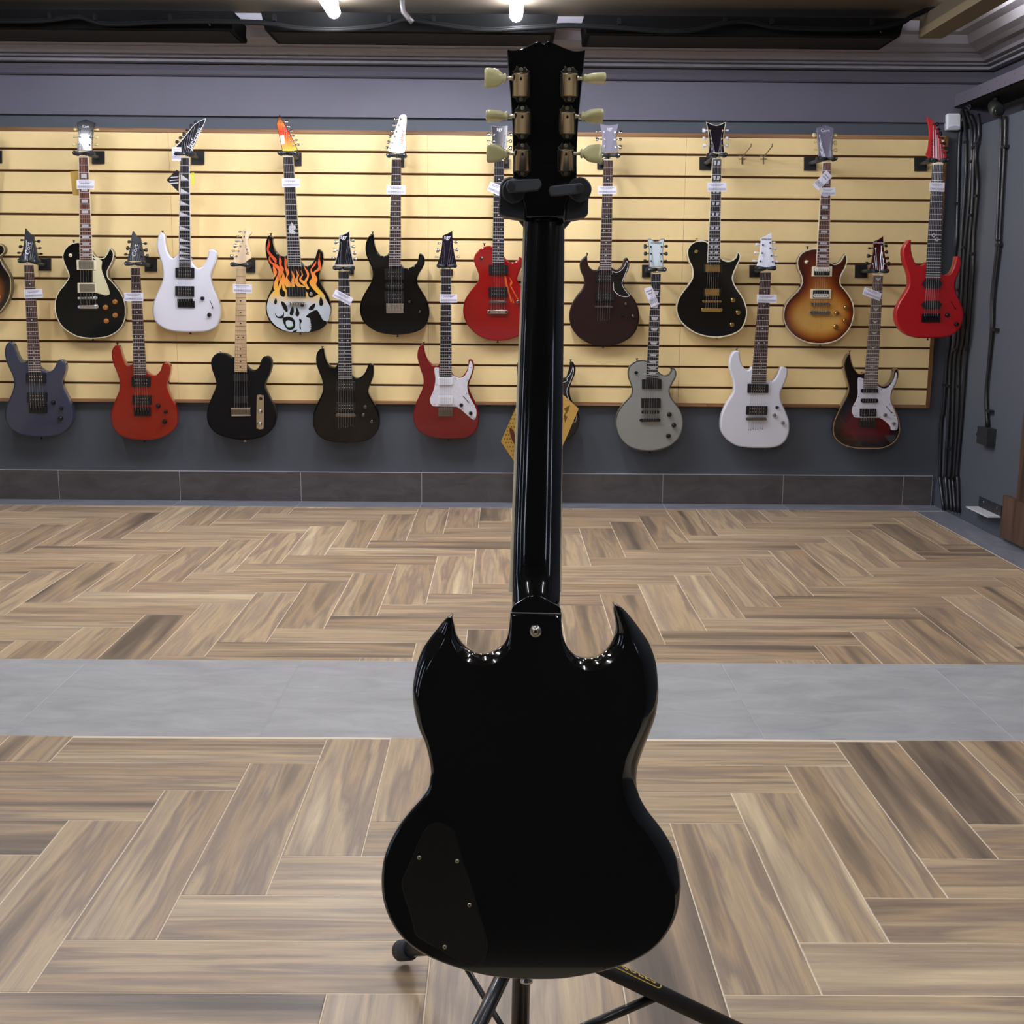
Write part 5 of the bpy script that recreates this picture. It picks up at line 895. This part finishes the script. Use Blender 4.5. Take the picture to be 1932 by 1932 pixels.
# pickups on the far side peep past the neck: strings and front hardware are on the hidden face
# headstock
HP = Pl(1.3555, .12, 1.14)
ho = smooth(P("h 512,205! 560,215 640,205 700,180 760,150 800,135 825,139 850,158! 875,140 900,135 960,160 1040,195 1110,220 1170,222 1230,212! 1225,260 1205,450 1180,700 1160,950 1150,1200 1148,1400 1110,1500 1055,1600 1035,1740! 690,1740! 665,1600 610,1500 572,1420 570,1200 562,900 550,700 530,450 515,260"), 4)
AH = Vector((0, math.cos(.12), math.sin(.12)))
v, f = rings([[HP.at(p, 0) for p in inset(ho, 1.6)], [HP.at(p, 0)+AH*.0004 for p in inset(ho, .8)], [HP.at(p, 0)+AH*.0016 for p in ho], [HP.at(p, 0)+AH*.0135 for p in ho]]); obj('headstock', v, f, BK, ng, sm=True)
KEY = mat('c2bb85', .3, coat=.6, spec=.5)
def ntuner(cx, cy, side, kx, ky, ang, sc=1.0):
    s1 = 4.829
    pr = [(-80, 120), (-50, 135), (-40, 165), (0, 172), (40, 165), (50, 135), (80, 120), (80, -85), (65, -95), (82, -110), (50, -130), (40, -160), (20, -142), (0, -130), (-20, -142), (-40, -160), (-50, -130), (-82, -110), (-65, -95), (-80, -85)]
    o = [(cx+a*sc/s1, cy+b_*sc/s1) for a, b_ in pr]
    v0 = rings([[HP.at(p, .0022) for p in inset(o, .4)], [HP.at(p, .0016) for p in o], [HP.at(p, -.0002) for p in o]])
    rr = []
    for yy, k in ((-96, .7), (-88, 1.0), (-84, 1.06), (-80, 1.0), (112, 1.0), (118, .9), (124, .6)):
        a, b_ = HP.at((cx-78*sc/s1, cy+yy*sc/s1), .001), HP.at((cx+78*sc/s1, cy+yy*sc/s1), .001); c = (a+b_)/2; u = (b_-a)/2
        rr.append([c - u*k*math.cos(math.pi*t/12)*.98 - AH*(.0105*k*math.sin(math.pi*t/12)**.7) for t in range(13)])
    v1 = rings(rr); v, f = merge(v0, v1); tu = obj('tuner', v, f, M_TUN, ng, sm=True)
    c = HP.at((cx, cy-40*sc/s1), .0118); v, f = tubev([c+AH*.001, c-AH*.0006], .0013, 10); obj('oil_hole', v, f, M_BLK, tu)
    for yy in (-128, 142):
        c = HP.at((cx, cy+yy*sc/s1), .002); v, f = tubev([c, c-AH*.0012], [.0022, .0016], 12); obj('screw', v, f, M_NICK, tu, sm=True)
    ps = HP.at((cx+side*70*sc/s1, cy-55*sc/s1+ky), .006); z = Vector((side, 0, 0)); L0 = (HP.at((kx, 0+cy), .006)-HP.at((cx+side*70*sc/s1, cy), .006)).length
    v, f = tubev([ps, ps+z*.003, ps+z*(L0+.002)], [.0030, .0020, .0020], 10); obj('key_shaft', v, f, M_NICK, tu, sm=True)
    base = ps+z*L0; ca, sa = math.cos(ang), math.sin(ang)
    prof = [(0, .0030, .0030), (.0006, .0046, .0040), (.0022, .0048, .0042), (.0030, .0038, .0035), (.0048, .0050, .0040), (.0085, .0084, .0044), (.0130, .0096, .0047), (.0190, .0102, .0049), (.0215, .0101, .0048), (.0228, .0090, .0040), (.0232, .0070, .0026)]
    rr = []
    for s_, a, b_ in prof:
        ring = []
        for k in range(16):
            t = 2*math.pi*k/16; ct, st = math.cos(t), math.sin(t); A = math.copysign(abs(ct)**.7, ct)*a; B = math.copysign(abs(st)**.7, st)*b_
            ring.append(base+z*s_+Vector((0, -1, 0))*(A*sa+B*ca)+Vector((0, 0, 1))*(A*ca-B*sa))
        rr.append(ring)
    v, f = rings(rr); obj('tuner_key', v, f, KEY, tu, sm=True)
M_TUN = mat('a89d88', .22, metal=1)
hx = lambda x, y: (850+x/4.829, 50+y/4.829)
for cx, cy, sd, kx, ang in ((643, 520, -1, 510, .05), (655, 865, -1, 522, 1.35), (656, 1205, -1, 525, .35), (1083, 520, 1, 1213, 1.45), (1064, 865, 1, 1192, 1.05), (1052, 1205, 1, 1182, -.30)):
    c = hx(cx, cy); ntuner(c[0], c[1], sd, hx(kx, 0)[0], 1.2 if cy < 600 else .8, ang, 1.0 if cy < 600 else .95)
# ---- stand
st = thing('guitar_stand', 'black tripod guitar stand with padded yoke holding the near black guitar', 'guitar stand', (.03, 1.47, 0))
SB = mat('121213', .38, coat=.3); SR = mat('34373c', .7); SP = mat('17181a', .5)
def ybox(nm, pts_, off, th, m, bev=1.5, sm=True): v, f = prismv(smooth(P(pts_), 3), NPY, off, th, bev, Vector((0, 1, 0))); return obj(nm, v, f, m, st, sm=sm)
NPY = Pl(1.345, 0, 0)
ybox('yoke_block', "h 560,1370 500,1380 460,1420 447,1490 440,1690 480,1725 560,1745 685,1765! 690,1640 660,1560 640,1500 600,1420", -.012, .045, SP, 3)
ybox('yoke_block', "h 1170,1405 1215,1410 1250,1440 1263,1500 1255,1620 1253,1700 1225,1735 1130,1760 1045,1765! 1045,1640 1060,1580 1075,1540 1100,1460", -.012, .045, SP, 3)
for px_, py_ in ((577, 1500), (1175, 1485)):
    c = NPY.at(hx(px_, py_), 0); v, f = tubev([c+Vector((0, .03, 0)), c+Vector((0, -.001, 0)), c+Vector((0, -.003, 0))], [.0130, .0130, .0115], 24); obj('pivot', v, f, SP, st, sm=True)
fg = ybox('locking_arm', "h 545,1400 780,1388 815,1400 830,1440 810,1480 770,1497 560,1513 525,1500 508,1455 520,1415", .020, .012, SR, 2.5); 
fg2 = ybox('locking_arm', "h 930,1452 1150,1428 1190,1430 1217,1465 1210,1500 1175,1520 950,1545 910,1535 893,1500 902,1470", .020, .012, SR, 2.5)
for px_, py_ in ((553, 1457), (1180, 1472)):
    c = NPY.at(hx(px_, py_), .0205); v, f = tubev([c+Vector((0, .002, 0)), c+Vector((0, -.0006, 0))], .0042, 16); obj('bolt', v, f, mat('15161a', .6), st)
hub = Vector((.028, 1.47, .205)); poleT = Vector((.046, 1.47, 1.12))
tube('yoke_crossbar', [NPY.at(hx(600, 1600), -.045), Vector((.046, 1.42, 1.10)), NPY.at(hx(1130, 1600), -.045)], .011, SP, st, 12)
tube('yoke_stem', [Vector((.046, 1.42, 1.10)), Vector((.046, 1.445, 1.10)), poleT], .012, SP, st, 12)
tube('pole', [poleT, Vector((.036, 1.47, .60))], .0095, SB, st, 16); tube('pole_sleeve', [Vector((.036, 1.47, .62)), Vector((.0285, 1.47, .02))], .0122, SB, st, 16)
tube('height_clutch', [Vector((.036, 1.47, .66)), Vector((.036, 1.47, .60))], .019, SP, st, 16)
tube('leg_hub', [Vector((.030, 1.47, .25)), Vector((.029, 1.47, .17))], .022, SP, st, 20)
tube('body_rest', [Vector((-.06, 1.30, .345)), Vector((.03, 1.29, .335)), Vector((.12, 1.30, .345))], .010, SR, st, 12)
tube('rest_arm', [Vector((.03, 1.30, .345)), Vector((.03, 1.36, .40)), Vector((.033, 1.462, .42))], .008, SB, st, 10)
collar = Vector((.0285, 1.47, .035)); tube('collar', [collar+Vector((0, 0, .018)), collar-Vector((0, 0, .018))], .018, SP, st, 16)
hub1 = Vector((.028, 1.47, .222)); feet = [Vector((-.156, 1.761, .017)), Vector((.385, 1.51, .017)), Vector((-.137, 1.147, .017))]
for i, ft in enumerate(feet):
    d_ = (ft-(hub1 if i == 1 else hub)).normalized()
    if i == 1:      # broad leg with the lettering
        lg = tube('leg', [hub1, ft-d_*.03], .0118, mat('141416', .55), st, 24)
    else: lg = tube('leg', [hub, ft-d_*.03], .0115 if i == 0 else .0098, SB, st, 16)
    v, f = tubev([ft-d_*.040, ft-d_*.036, ft-d_*.004, ft], [.0150, .0165, .0165, .0120] if i != 1 else [.014, .0160, .0160, .012], 20); obj('rubber_foot', v, f, SR, lg, sm=True)
for i, k in ((0, .5), (1, .52), (2, .5)): a = (hub1 if i == 1 else hub).lerp(feet[i], k)-Vector((0, 0, .006)); tube('brace', [a, collar], .0042 if i == 0 else .0065, SB, st, 8)
# lettering on the broad leg: HERCULES in a rounded outline
d_ = (feet[1]-hub1).normalized(); nz = Vector((0, -.35, 1)); nrm = (nz-d_*nz.dot(d_)).normalized(); vy = nrm.cross(d_).normalized()
YEL = mat('e8c14e', .4); lgo = [c for c in st.children if c.name.startswith('leg')]
# upper far face of the tube: turn the text frame about the leg axis
rot = Matrix.Rotation(math.radians(-33), 3, d_); n2 = rot @ nrm; y2 = n2.cross(d_).normalized()
def on_leg(s, t, dr=0): a = t/.0118; return hub1.lerp(feet[1], .50)+d_*s + (n2*math.cos(a)+y2*math.sin(a))*(.0121+dr)
me = font_mesh('lettering', 'HERCULES', .0190, YEL, 1.1, 'RIGHT')
bm = bmesh.new(); bm.from_mesh(me); bmesh.ops.subdivide_edges(bm, edges=[e for e in bm.edges if e.calc_length() > .004], cuts=2); bmesh.ops.triangulate(bm, faces=bm.faces)
for v_ in bm.verts: v_.co = on_leg(v_.co.x, v_.co.y, v_.co.z+.0002)-ORI[st.name]
bm.to_mesh(me); bm.free(); to = bpy.data.objects.new('lettering', me); COL.objects.link(to); to.parent = st
fr = [(-.115, -.0100), (.003, -.0100), (.0068, -.0076), (.0078, -.0034), (.0078, .008), (.003, .0100), (-.115, .0100)]
v, f = tubev([on_leg(*q) for q in fr], .0007, 5); obj('lettering_outline', v, f, YEL, st)
